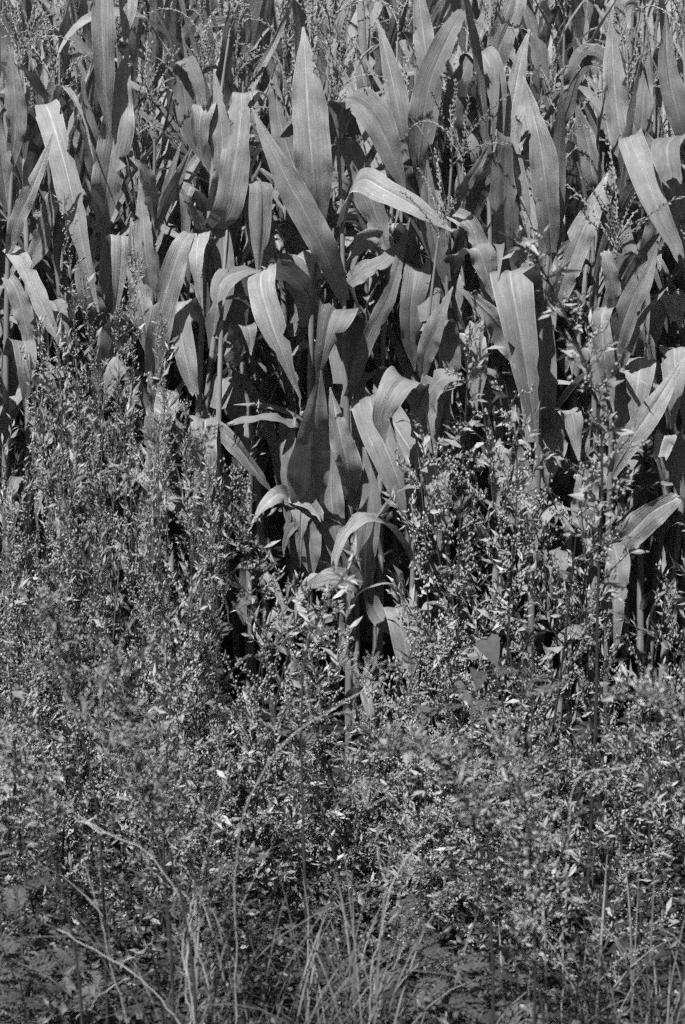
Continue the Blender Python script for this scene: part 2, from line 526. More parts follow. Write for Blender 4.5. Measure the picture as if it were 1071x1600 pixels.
EDGE = []
def edge_plant(label, stalk, leaves, tassel=None, r0=0.0115, ears=()):
    pts = np.array([V3(p) for p in stalk])
    y = stalk[0][2]
    z0 = float(ground(y)) - 0.02
    base = np.array([pts[0][0], y, z0])
    pl = root('corn_plant', label, 'corn plant', base, 'corn plants along the field edge')
    C = spline(np.vstack([base, pts]), 40)
    sd = 900 + len(EDGE)
    obj('stalk', stalk_mesh(C - base, r0, 0.0032, sd), pl)
    for k, lf in enumerate(leaves):
        kw = dict(lf[2]) if len(lf) > 2 else {}
        kw.setdefault('seed', sd * 50 + k)
        edge_leaf(pl, lf[0], lf[1], **kw)
    rl = np.random.default_rng(sd)
    for k in range(4):                        # limp lower leaves
        i = int(np.argmin(np.abs(C[:, 2] - (z0 + 0.25 + 0.17 * k))))
        procedural_leaf(pl, C[i], rl.uniform(3.4, 6.0), sd * 77 + k, rl.uniform(.34, .48), rl.uniform(.032, .05), math.radians(rl.uniform(12, 26)), math.radians(rl.uniform(150, 176)), math.radians(40), rl.normal(0, .9))
    if tassel:
        b, tip, nbr, sc, spread = tassel
        b3, t3 = V3(b), V3(tip)
        add_tassel(pl, b3, t3 - b3, nbr, sd, sc, spread)
    for p in ears:
        ear(pl, V3(p), sd * 1.7, sd)
    EDGE.append(pl)
    return pl

D = dict
edge_plant('corn plant at the far left edge of the front row, half hidden by fine weeds',
    [(10, 900, .1), (10, 560, .1), (13, 400, .1), (20, 250, .12), (28, 110, .15)],
    [([(12, 400, .08), (28, 345, .0), (55, 285, -.05), (84, 208, -.05)], 30, D(roll0=-25, prof='lance')),
     ([(13, 385, .1), (36, 410, .03), (62, 470, -.02), (102, 552, -.04)], 34, D(roll0=25, prof='broad')),
     ([(12, 430, .1), (25, 450, .08), (36, 490, .07), (50, 560, .08)], 34, D(roll0=10, prof='broad')),
     ([(11, 620, .12), (22, 560, .1), (38, 533, .02), (42, 575, -.06), (38, 640, -.06)], 44, D(ang=0, prof='broad', chan=.5)),
     ([(14, 330, .12), (2, 250, .1), (-12, 170, .1), (-20, 90, .1)], 34, D(roll0=10)),
     ([(10, 700, .1), (-10, 640, .05), (-25, 650, 0), (-30, 740, 0)], 46, D(ang=0, prof='broad')),
     ([(18, 260, .12), (25, 200, .1), (22, 130, .1), (14, 70, .12)], 34, D(prof='lance'))],
    tassel=((28, 110, .15), (26, -20, .15), 4, 1.0, .4))

edge_plant('corn plant whose long drooping leaf bends sharply at the top, left edge of the field',
    [(46, 900, .34), (44, 600, .34), (42, 380, .34), (38, 245, .36), (34, 90, .4)],
    [([(42, 260, .36), (56, 195, .3), (70, 163, .2), (88, 208, .1), (110, 290, .05), (131, 390, .02), (154, 488, .03)], 48, D(ang=12, prof='broad', chan=.35)),
     ([(40, 245, .36), (30, 195, .32), (24, 140, .3), (20, 72, .3)], 38, D(prof='lance')),
     ([(43, 420, .34), (62, 380, .3), (80, 330, .25), (95, 240, .2)], 34, D(roll0=-25)),
     ([(42, 300, .36), (55, 240, .3), (66, 200, .26), (85, 110, .25)], 30, D(roll0=35)),
     ([(44, 560, .34), (60, 500, .28), (80, 470, .2), (96, 500, .15), (105, 580, .12)], 40, D(ang=10, prof='broad'))],
    tassel=((34, 90, .4), (30, -40, .4), 5, 1.0, .5))

edge_plant('corn plant with a broad erect leaf creased down the midrib, near the left',
    [(150, 900, .25), (156, 560, .25), (163, 350, .25), (168, 200, .28), (174, 60, .3), (180, -60, .33)],
    [([(162, 350, .22), (168, 290, .16), (182, 190, .14), (200, 72, .18)], 58, D(prof='lance', chan=.55)),
     ([(182, -50, .3), (172, -85, .22), (160, -30, .14), (160, 50, .1), (165, 130, .1), (172, 205, .12)], 40, D(ang=2, prof='strap', chan=.2)),
     ([(178, -20, .3), (190, -40, .25), (200, 10, .2), (195, 70, .2)], 34, D(ang=-4, prof='broad')),
     ([(158, 500, .25), (170, 440, .2), (180, 380, .15), (190, 370, .08), (186, 440, .05), (178, 500, .05)], 44, D(ang=-6, prof='broad')),
     ([(164, 330, .25), (150, 270, .22), (140, 210, .22), (128, 120, .25)], 32, D(roll0=25)),
     ([(157, 520, .25), (140, 470, .2), (135, 420, .2), (148, 360, .2)], 40, D(roll0=20)),
     ([(154, 640, .25), (170, 560, .2), (190, 490, .12), (215, 500, .05), (230, 540, .03)], 44, D(roll0=40, roll1=20))])

edge_plant('corn plant carrying a tall dense single-spiked tassel, beside the fine weeds at left',
    [(234, 900, .02), (236, 600, .02), (239, 400, .03), (241, 290, .04), (242, 215, .05)],
    [([(241, 340, .03), (236, 300, -.02), (222, 262, -.05), (203, 246, -.06)], 30, D(roll0=25, chan=.6)),
     ([(238, 585, .02), (246, 520, -.03), (262, 450, -.05), (284, 385, -.03), (298, 364, .03), (306, 372, .1)], 44, D(roll0=5, prof='broad')),
     ([(243, 360, .03), (262, 310, -.02), (280, 275, -.04), (303, 222, -.03)], 22, D(roll0=30, prof='lance')),
     ([(242, 380, .04), (252, 330, .0), (266, 280, -.02), (283, 222, -.02)], 18, D(roll0=-20, prof='lance')),
     ([(237, 560, .02), (222, 480, .0), (212, 420, .02), (205, 340, .05)], 40, D(prof='lance')),
     ([(239, 470, .03), (228, 400, .0), (224, 340, .02), (218, 280, .05)], 34, D(roll0=-15, prof='lance')),
     ([(236, 700, .02), (246, 640, -.02), (262, 608, -.06), (258, 650, -.12), (238, 720, -.14)], 46, D(ang=-20, prof='broad')),
     ([(236, 660, .02), (215, 600, .0), (190, 570, -.02), (160, 640, -.03)], 40, D(ang=-40, roll0=20, prof='broad'))],
    tassel=((242, 218, .05), (228, 60, .02), 3, 1.12, .18))

edge_plant('corn plant with a leaning stalk and open tassel above its bent striped leaves',
    [(306, 950, .1), (311, 620, .1), (318, 470, .1), (326, 350, .1), (338, 210, .12), (352, 100, .15), (358, 60, .16)],
    [([(330, 330, .1), (345, 270, .05), (346, 190, .05), (334, 108, .08)], 36, D(prof='lance')),
     ([(328, 360, .1), (352, 330, .05), (366, 260, .03), (376, 190, .05), (378, 146, .08), (378, 160, .16)], 50, D(ang=175, prof='strap', chan=.15)),
     ([(322, 440, .1), (320, 390, .1), (312, 365, .03), (307, 400, -.04), (311, 450, -.04), (318, 500, -.02)], 34, D(ang=3, prof='broad')),
     ([(316, 500, .1), (290, 470, .05), (281, 490, .0), (290, 560, -.03), (314, 645, -.02)], 38, D(ang=10, prof='broad')),
     ([(328, 350, .1), (312, 350, .04), (296, 322, .0), (276, 282, .0)], 18, D(roll0=20, prof='lance')),
     ([(336, 240, .12), (325, 180, .1), (318, 165, .05), (312, 190, .02), (318, 258, .03)], 42, D(ang=2, prof='broad')),
     ([(334, 260, .12), (300, 205, .1), (285, 100, .1), (290, 92, .06), (308, 125, .03), (323, 190, .03)], 34, D(ang=16, prof='broad')),
     ([(308, 700, .1), (320, 662, .05), (322, 655, .0), (318, 700, -.06), (326, 790, -.06)], 52, D(ang=0, prof='broad')),
     ([(310, 670, .1), (322, 660, .03), (364, 690, -.04), (402, 738, -.05), (428, 772, -.04)], 32, D(roll0=25, prof='broad'))],
    tassel=((358, 60, .16), (376, -70, .18), 7, 1.15, .75))

edge_plant('corn plant with a leaf arching over and hanging beside a thick bare stalk',
    [(338, 950, .0), (342, 660, .0), (345, 545, .02), (350, 430, .05), (358, 320, .1)],
    [([(346, 530, .02), (372, 470, .1), (404, 424, .06), (372, 426, -.02), (347, 440, -.07), (339, 475, -.1), (334, 522, -.1)], 52, D(ang=-8, prof='broad')),
     ([(345, 560, .02), (365, 540, .03), (376, 515, .0), (388, 512, -.05), (392, 555, -.08)], 36, D(ang=5, prof='broad', chan=.6)),
     ([(350, 430, .05), (360, 480, .08), (362, 540, .1), (358, 600, .12)], 46, D(prof='broad')),
     ([(342, 640, .0), (352, 590, .1), (368, 620, .12), (378, 700, .14)], 40, D(ang=5, prof='broad')),
     ([(341, 720, .0), (330, 760, .0), (322, 830, -.02), (318, 900, -.02)], 42, D(roll0=10, prof='broad')),
     ([(341, 740, .0), (352, 780, .02), (345, 860, .03), (352, 930, .02)], 36, D(roll0=-20, prof='broad')),
     ([(347, 500, .02), (352, 440, .04), (350, 380, .08), (344, 300, .1)], 34, D(prof='lance'))])

edge_plant('corn plant with the broadest upright leaf, centre of the front row',
    [(484, 1000, .08), (484, 720, .08), (486, 545, .08), (489, 420, .08), (497, 320, .1), (508, 180, .12), (516, 70, .14)],
    [([(500, 350, .05), (492, 290, .0), (483, 200, -.01), (478, 110, .02), (474, 42, .08)], 66, D(prof='lance', chan=.3)),
     ([(488, 510, .08), (478, 460, .06), (445, 427, .0), (412, 423, -.06), (408, 450, -.12), (424, 505, -.15), (447, 565, -.15), (470, 622, -.13)], 56, D(ang=20, prof='broad', chan=.3)),
     ([(487, 520, .1), (482, 465, .1), (462, 440, .06), (425, 428, .03)], 34, D(roll0=60, prof='corn')),
     ([(484, 680, .08), (462, 664, .02), (430, 656, -.04), (390, 655, -.06), (344, 668, -.08)], 42, D(roll0=62, prof='broad', chan=.15)),
     ([(484, 900, .08), (466, 850, .02), (452, 730, -.02), (463, 640, .0)], 42, D(roll0=-15, prof='lance')),
     ([(488, 440, .08), (470, 400, .1), (420, 410, .14), (402, 292, .1), (410, 286, .04), (410, 340, .02), (404, 430, .03)], 46, D(ang=0, prof='strap')),
     ([(484, 860, .08), (462, 800, .0), (440, 772, -.06), (414, 790, -.1), (392, 822, -.11)], 38, D(roll0=45, roll1=35, prof='broad')),
     ([(484, 830, .05), (455, 772, .0), (478, 778, -.08), (500, 805, -.12), (508, 832, -.12)], 44, D(ang=40, roll0=25, prof='broad')),
     ([(484, 800, .05), (470, 775, .0), (474, 800, -.06), (484, 850, -.08), (488, 900, -.08)], 46, D(ang=8, prof='strap')),
     ([(499, 310, .1), (470, 280, .14), (440, 200, .16), (425, 100, .18)], 40, D(prof='lance')),
     ([(488, 450, .08), (470, 480, .12), (455, 520, .14), (440, 500, .14)], 30, D(roll0=30))],
    tassel=((516, 70, .14), (530, -70, .14), 8, 1.2, .7))

edge_plant('corn plant with a rounded folded leaf above a large dark hanging leaf',
    [(545, 1000, -.02), (547, 790, -.02), (541, 620, -.02), (537, 450, .0), (534, 335, .02), (527, 200, .05), (523, 160, .05)],
    [([(538, 470, .0), (522, 430, -.06), (503, 385, -.1), (474, 328, -.12), (436, 255, -.12), (394, 168, -.08)], 50, D(prof='lance', chan=.2)),
     ([(542, 600, .0), (545, 520, .04), (527, 482, -.06), (516, 500, -.16), (506, 545, -.19), (496, 590, -.17)], 72, D(ang=-10, prof='broad', chan=.35)),
     ([(546, 830, -.02), (490, 800, -.04), (487, 715, -.16), (492, 645, -.24), (501, 578, -.28)], 70, D(ang=176, prof='lance', chan=.15)),
     ([(547, 775, -.02), (545, 735, -.08), (532, 680, -.1), (516, 605, -.08)], 44, D(prof='lance')),
     ([(545, 900, -.02), (528, 850, -.05), (518, 770, -.05), (522, 680, -.03)], 44, D(prof='lance', roll0=10)),
     ([(541, 620, -.02), (556, 590, -.06), (574, 530, -.08), (608, 458, -.08), (641, 340, -.02)], 28, D(prof='lance', roll0=15)),
     ([(538, 450, .0), (565, 425, -.03), (600, 408, -.04), (640, 372, -.02)], 34, D(roll0=-50, prof='corn')),
     ([(535, 350, .02), (548, 300, -.02), (568, 280, -.06), (602, 297, -.12), (652, 325, -.16), (708, 362, -.16)], 50, D(roll0=-38, roll1=-20, prof='broad')),
     ([(527, 210, .05), (538, 158, .03), (556, 156, .0), (586, 185, -.03), (614, 245, -.04), (636, 306, -.03)], 52, D(ang=30, prof='broad', chan=.3)),
     ([(528, 220, .08), (545, 230, .1), (570, 290, .1), (592, 350, .1), (612, 440, .1)], 46, D(prof='broad')),
     ([(547, 800, -.02), (560, 760, .02), (556, 640, .05), (562, 560, .08)], 34, D(prof='lance', roll0=20)),
     ([(547, 935, -.02), (556, 915, -.08), (520, 904, -.13), (466, 920, -.15)], 38, D(ang=-80, roll0=20, prof='broad')),
     ([(541, 640, -.02), (560, 600, .02), (590, 580, .06), (612, 640, .06)], 40, D(ang=20, prof='broad')),
     ([(547, 830, -.02), (556, 800, .03), (566, 850, .04), (560, 930, .03)], 40, D(ang=0, prof='broad')),
     ([(546, 940, -.02), (566, 860, -.06), (580, 770, -.06), (576, 680, -.03)], 44, D(prof='lance')),
     ([(545, 950, -.02), (512, 880, -.02), (500, 800, .0), (505, 700, .02)], 48, D(prof='lance')),
     ([(536, 420, .02), (560, 380, .08), (590, 370, .1), (620, 420, .12)], 36, D(roll0=20, prof='broad'))],
    tassel=((523, 165, .05), (540, 20, .05), 7, 1.0, .35))

edge_plant('slim corn plant with two leaves arching both ways off its thin stalk',
    [(640, 1150, -.16), (645, 900, -.16), (650, 740, -.16), (660, 600, -.16), (672, 480, -.16), (685, 372, -.16)],
    [([(661, 590, -.16), (665, 550, -.19), (680, 510, -.21), (708, 448, -.2)], 34, D(prof='lance', roll0=10)),
     ([(657, 650, -.16), (652, 606, -.2), (634, 593, -.25), (612, 615, -.3), (596, 650, -.31), (602, 692, -.3)], 58, D(ang=-15, prof='broad')),
     ([(656, 690, -.16), (664, 630, -.2), (690, 593, -.24), (726, 592, -.26)], 58, D(roll0=-35, prof='broad')),
     ([(652, 720, -.16), (600, 640, .0), (578, 618, -.05), (590, 668, -.12), (612, 722, -.16), (634, 785, -.16), (645, 852, -.14)], 62, D(ang=22, prof='broad')),
     ([(645, 1000, -.16), (590, 960, -.1), (572, 870, -.14), (596, 795, -.2), (645, 758, -.24), (705, 775, -.25)], 40, D(ang=50, roll0=-20, roll1=-55, prof='broad')),
     ([(645, 1010, -.16), (618, 948, -.2), (624, 965, -.26), (636, 1020, -.28), (652, 1095, -.27)], 50, D(ang=14, prof='broad')),
     ([(672, 500, -.14), (668, 440, -.06), (654, 417, -.06), (646, 450, -.1), (642, 500, -.1), (648, 580, -.06)], 48, D(ang=0, prof='broad')),
     ([(648, 830, -.16), (690, 770, -.1), (684, 722, -.12), (680, 765, -.18), (688, 860, -.18)], 48, D(ang=3, prof='broad')),
     ([(668, 520, -.16), (690, 500, -.12), (700, 560, -.1), (690, 640, -.1)], 44, D(ang=0, prof='broad'))],
    tassel=((685, 374, -.16), (696, 260, -.14), 5, .8, .6), r0=0.0085)

edge_plant('slim corn plant with a loose pale tassel of curved arms, right of centre',
    [(700, 1100, .12), (698, 700, .12), (698, 480, .12), (701, 330, .12), (706, 260, .12)],
    [([(700, 340, .12), (722, 300, .06), (744, 265, .04), (768, 218, .05)], 22, D(roll0=20, prof='lance')),
     ([(699, 440, .12), (680, 380, .1), (672, 330, .1), (668, 250, .12)], 40, D(prof='lance')),
     ([(699, 430, .12), (720, 400, .1), (745, 390, .08), (772, 470, .07)], 44, D(ang=20, prof='broad')),
     ([(698, 560, .12), (720, 520, .1), (740, 540, .08), (746, 640, .08)], 46, D(ang=3, prof='broad')),
     ([(698, 660, .12), (676, 620, .1), (668, 660, .08), (672, 760, .08)], 46, D(ang=0, prof='broad')),
     ([(702, 330, .12), (735, 350, .1), (755, 420, .1), (775, 500, .1)], 36, D(roll0=10, prof='broad'))],
    tassel=((706, 262, .12), (714, 120, .12), 6, 1.0, .8), r0=0.009)

edge_plant('corn plant with a very broad pale leaf folded over at its top, right of centre',
    [(828, 1150, .1), (832, 900, .1), (840, 750, .1), (843, 640, .1), (846, 500, .12), (858, 390, .14), (862, 300, .16), (862, 180, .2)],
    [([(843, 690, .1), (832, 540, .16), (806, 436, .1), (797, 425, .02), (806, 480, -.05), (822, 570, -.08), (840, 700, -.05)], 80, D(ang=8, prof='broad', chan=.2, ripple=.08)),
     ([(842, 600, .1), (800, 535, .1), (765, 490, .06), (718, 450, .06)], 46, D(roll0=15, prof='lance')),
     ([(862, 395, .13), (856, 310, .07), (844, 225, .05), (818, 118, .08)], 48, D(prof='lance', chan=.15)),
     ([(846, 480, .12), (800, 450, .2), (788, 330, .14), (788, 250, .13), (790, 214, .14), (790, 230, .24)], 46, D(ang=178, prof='strap')),
     ([(848, 470, .12), (818, 440, .2), (812, 330, .2), (806, 240, .2), (800, 180, .22)], 36, D(prof='lance')),
     ([(860, 490, .12), (884, 430, .06), (914, 352, .04), (950, 270, .08)], 50, D(prof='lance', chan=.35)),
     ([(862, 290, .16), (866, 220, .14), (886, 172, .12), (904, 118, .14), (930, 100, .2)], 28, D(roll0=20, prof='corn')),
     ([(862, 330, .16), (850, 400, .2), (860, 480, .22), (850, 560, .22)], 44, D(prof='broad')),
     ([(840, 760, .1), (870, 690, .1), (890, 640, .08), (905, 720, .05)], 46, D(ang=5, prof='broad')),
     ([(836, 820, .1), (815, 740, .1), (790, 700, .1), (775, 800, .08)], 46, D(ang=-5, prof='broad')),
     ([(834, 900, .1), (860, 860, .06), (880, 900, .0), (885, 990, .0)], 46, D(ang=3, prof='broad')),
     ([(842, 660, .1), (810, 640, .2), (780, 580, .2), (760, 660, .2)], 44, D(ang=-8, prof='broad'))])

edge_plant('corn plant with a tall many-armed tassel and a twisted pale leaf below it, at right',
    [(945, 1150, -.04), (952, 800, -.04), (957, 600, -.04), (959, 480, -.04), (962, 400, -.04)],
    [([(959, 500, -.04), (957, 450, -.08), (946, 400, -.08), (934, 388, -.02)], 26, D(prof='strap', roll0=10)),
     ([(958, 480, -.04), (942, 490, -.1), (944, 550, -.12), (952, 600, -.1), (960, 645, -.1)], 34, D(ang=6, roll0=-30, roll1=30, prof='broad')),
     ([(958, 565, -.04), (978, 495, -.1), (1004, 432, -.1), (1032, 368, -.06)], 44, D(prof='lance', chan=.4)),
     ([(955, 745, -.04), (985, 692, -.1), (1030, 622, -.12), (1072, 556, -.1)], 42, D(prof='lance')),
     ([(956, 700, -.04), (990, 620, .06), (1002, 560, .02), (998, 590, -.06), (990, 680, -.08)], 62, D(ang=-3, prof='broad')),
     ([(958, 600, -.04), (985, 540, -.08), (1008, 490, -.08), (1040, 452, -.06)], 16, D(roll0=20, prof='lance')),
     ([(952, 860, -.04), (985, 835, -.08), (1020, 800, -.1), (1085, 765, -.1)], 52, D(roll0=25, prof='broad')),
     ([(957, 640, -.04), (930, 560, -.02), (905, 540, .0), (890, 620, .0)], 44, D(ang=-6, prof='broad')),
     ([(954, 760, -.04), (930, 720, -.02), (915, 780, -.02), (912, 860, -.02)], 46, D(ang=0, prof='broad')),
     ([(952, 830, -.04), (965, 880, -.08), (960, 950, -.1), (965, 1020, -.1)], 46, D(prof='broad'))],
    tassel=((962, 405, -.04), (976, 215, -.02), 10, 1.15, .55), r0=0.0095)

edge_plant('corn plant at the right edge of the front row with a bright top-lit fold',
    [(1100, 1150, .1), (1096, 800, .1), (1090, 560, .1), (1084, 380, .1), (1075, 220, .14), (1068, 60, .18)],
    [([(1086, 420, .1), (1050, 300, .1), (985, 212, .1), (1003, 258, .02), (1030, 328, -.03), (1062, 398, -.03), (1090, 470, -.02)], 48, D(ang=25, prof='broad')),
     ([(1078, 260, .14), (1085, 215, .1), (1045, 224, .0), (1046, 262, -.05), (1068, 325, -.06)], 58, D(ang=12, prof='broad')),
     ([(1092, 700, .1), (1070, 580, .1), (1055, 543, .03), (1056, 600, -.05), (1052, 668, -.05)], 54, D(ang=0, prof='broad')),
     ([(1078, 240, .14), (1060, 180, .1), (1045, 110, .1), (1040, 20, .12)], 44, D(prof='lance')),
     ([(1094, 800, .1), (1060, 720, .08), (1040, 680, .04), (1020, 760, .0)], 48, D(ang=-8, prof='broad')),
     ([(1082, 360, .1), (1110, 300, .1), (1130, 220, .1), (1140, 140, .1)], 44, D(prof='lance'))],
    tassel=((1068, 60, .18), (1066, -60, .18), 6, 1.0, .5))

edge_plant('tall corn plant behind the many-armed tassel at upper right',
    [(1000, 1100, .38), (1000, 700, .38), (998, 400, .38), (1000, 260, .4), (1003, 120, .42), (1005, 20, .44)],
    [([(1000, 280, .38), (1003, 190, .34), (1014, 84, .36)], 44, D(prof='lance')),
     ([(999, 320, .38), (935, 290, .3), (916, 215, .3), (892, 142, .32)], 44, D(prof='lance', ang=165)),
     ([(1000, 300, .38), (975, 230, .34), (962, 150, .34), (955, 20, .36)], 46, D(prof='lance')),
     ([(999, 420, .38), (1025, 360, .34), (1040, 300, .32), (1044, 220, .34)], 44, D(prof='lance')),
     ([(999, 460, .38), (975, 400, .34), (965, 350, .34), (975, 270, .34)], 44, D(prof='lance')),
     ([(1000, 560, .38), (1030, 480, .3), (1050, 460, .25), (1060, 540, .22)], 46, D(ang=5, prof='broad'))],
    tassel=((1005, 20, .44), (1008, -80, .44), 6, 1.0, .5))

edge_plant('tall corn plant behind the front row, upper centre right',
    [(650, 1100, .42), (652, 700, .42), (650, 420, .42), (648, 280, .42), (650, 120, .45), (655, 20, .46)],
    [([(650, 300, .42), (658, 220, .36), (672, 130, .34), (700, 60, .36), (724, 18, .4), (734, 30, .46)], 50, D(prof='lance', ang=155)),
     ([(648, 280, .42), (628, 200, .36), (612, 120, .36), (590, 30, .4)], 42, D(prof='lance')),
     ([(649, 330, .42), (625, 270, .36), (618, 210, .36), (630, 130, .38)], 44, D(prof='lance')),
     ([(650, 200, .42), (668, 120, .38), (660, 40, .4), (650, -40, .42)], 40, D(prof='lance')),
     ([(650, 420, .42), (628, 360, .38), (600, 350, .34), (585, 420, .32)], 44, D(ang=-10, prof='broad')),
     ([(651, 520, .42), (680, 450, .38), (705, 440, .34), (720, 520, .32)], 46, D(ang=8, prof='broad'))],
    tassel=((655, 20, .46), (662, -80, .46), 6, 1.0, .5))

edge_plant('tall corn plant with a sharply folded leaf, behind the front row at upper right',
    [(768, 1100, .46), (768, 700, .46), (766, 420, .46), (764, 250, .46), (766, 120, .46), (770, 10, .48)],
    [([(766, 170, .46), (735, 95, .44), (752, 82, .38), (768, 110, .34), (786, 225, .33)], 42, D(ang=8, prof='broad')),
     ([(766, 260, .46), (712, 185, .4), (722, 125, .38), (745, 70, .4)], 52, D(prof='lance', ang=165)),
     ([(767, 340, .46), (786, 265, .38), (798, 185, .36), (813, 100, .38), (828, 45, .42)], 44, D(prof='lance')),
     ([(767, 300, .46), (752, 240, .4), (742, 200, .4), (730, 120, .42)], 40, D(prof='lance')),
     ([(768, 420, .46), (745, 360, .4), (728, 330, .38), (720, 250, .4)], 44, D(prof='lance')),
     ([(766, 130, .46), (785, 60, .42), (805, 10, .42), (820, -60, .44)], 44, D(prof='lance'))],
    tassel=((770, 10, .48), (776, -90, .48), 6, 1.0, .5))

# ------------------------------------------------------------------ corn: slender plants threaded between those of the edge
def slender_plants():
    for k, px in enumerate((-40, 20, 75, 110, 140, 205, 255, 285, 390, 425, 450, 560, 590, 620, 690, 735, 785, 825, 890, 915, 940, 1035, 1060, 1130)):
        y = .26 + .2 * R.random()
        x = P(px, 700, y)[0]
        lab = f'slender narrow-leaved corn plant {ORD[k - 1]} from the left just behind the field edge' if 0 < k < 23 else 'slender corn plant at the side, mostly beyond the picture edge'
        corn_plant(x, y, R.uniform(1.75, 2.1), 7000 + k, lab, 'slender corn plants just behind the field edge',
                   nleaf=11, zmin_leaf=.6, branches=R.randint(3, 6), wide=.72, tassel=R.random() < .5)

# ------------------------------------------------------------------ corn: the rows behind
ORD = ['first', 'second', 'third', 'fourth', 'fifth', 'sixth', 'seventh', 'eighth', 'ninth', 'tenth', 'eleventh', 'twelfth', 'thirteenth',
       'fourteenth', 'fifteenth', 'sixteenth', 'seventeenth', 'eighteenth', 'nineteenth', 'twentieth', 'twenty-first', 'twenty-second', 'twenty-third', 'twenty-fourth', 'twenty-fifth', 'twenty-sixth', 'twenty-seventh', 'twenty-eighth', 'twenty-ninth', 'thirtieth']
slender_plants()
def corn_rows():
    seed = 3000
    for row in range(1, 9):
        y0 = 0.14 + row * 0.46
        half = (y0 - CAM[1]) * 0.172 + (0.95 if row < 5 else 0.55)
        n = int(2 * half / (0.125 if row < 4 else 0.155))
        seen = 0
        for k in range(n):
            seed += 1
            x = -half + 2 * half * (k + 0.5) / n + R.uniform(-0.04, 0.04)
            y = y0 + R.uniform(-0.12, 0.12)
            H = R.uniform(1.6, 2.0) if row == 1 else R.uniform(1.85, 2.2)
            inview = abs(x) < (y - CAM[1]) * 0.172
            if not inview:
                lab, grp = 'corn plant of the field mostly or wholly beyond the side of the picture', 'corn plants outside the view'
            elif row <= 3:
                lab = f'corn plant {ORD[seen]} from the left in the {ORD[row]} row of the field'
                grp = f'corn plants of the {ORD[row]} row'; seen += 1
            else:
                lab = 'corn plant in the crowded far rows at the top of the field'
                grp = 'corn plants of the far rows'
            far = row >= 4 or not inview
            corn_plant(x, y, H, seed, lab, grp, nleaf=12 if far else 14, zmin_leaf=0.25 if row < 3 else 0.8, branches=2 if far else R.randint(4, 8), tassel=row < 3 or R.random() < .4)
    for sg in (-1, 1):                      # the field edge goes on to both sides
        for k in range(6):
            seed += 1
            corn_plant(sg * (1.05 + .15 * k + R.uniform(-.03, .03)), R.uniform(0, .2), R.uniform(1.5, 1.8), seed, 'corn plant of the field mostly or wholly beyond the side of the picture', 'corn plants outside the view', nleaf=12, branches=4)
corn_rows()

# ------------------------------------------------------------------ weeds
def leaflet(acc, p, d, L, w, r, fold=0.25):
    d = unit(d); s = unit(np.cross(d, r.normal(size=3))); nn = np.cross(s, d)
    droop = -nn * 0.15 * L
    V = [p, p + d * L * 0.45 + s * w + nn * fold * w, p + d * L * 0.5, p + d * L * 0.45 - s * w + nn * fold * w, p + d * L + droop]
    acc.add(V, t=[[0, 2, 1], [0, 3, 2], [2, 4, 1], [2, 3, 4]])

OCT = np.array([[0, 0, 1], [1, 0, 0], [0, 1, 0], [-1, 0, 0], [0, -1, 0], [0, 0, -1]], float)
OCT_T = [[0, 1, 2], [0, 2, 3], [0, 3, 4], [0, 4, 1], [5, 2, 1], [5, 3, 2], [5, 4, 3], [5, 1, 4]]
def bead(acc, p, s, r):
    q = OCT * s * np.array([0.8, 0.8, 1.2]) * r.uniform(0.85, 1.15, 3)
    acc.add(p + q, t=OCT_T)

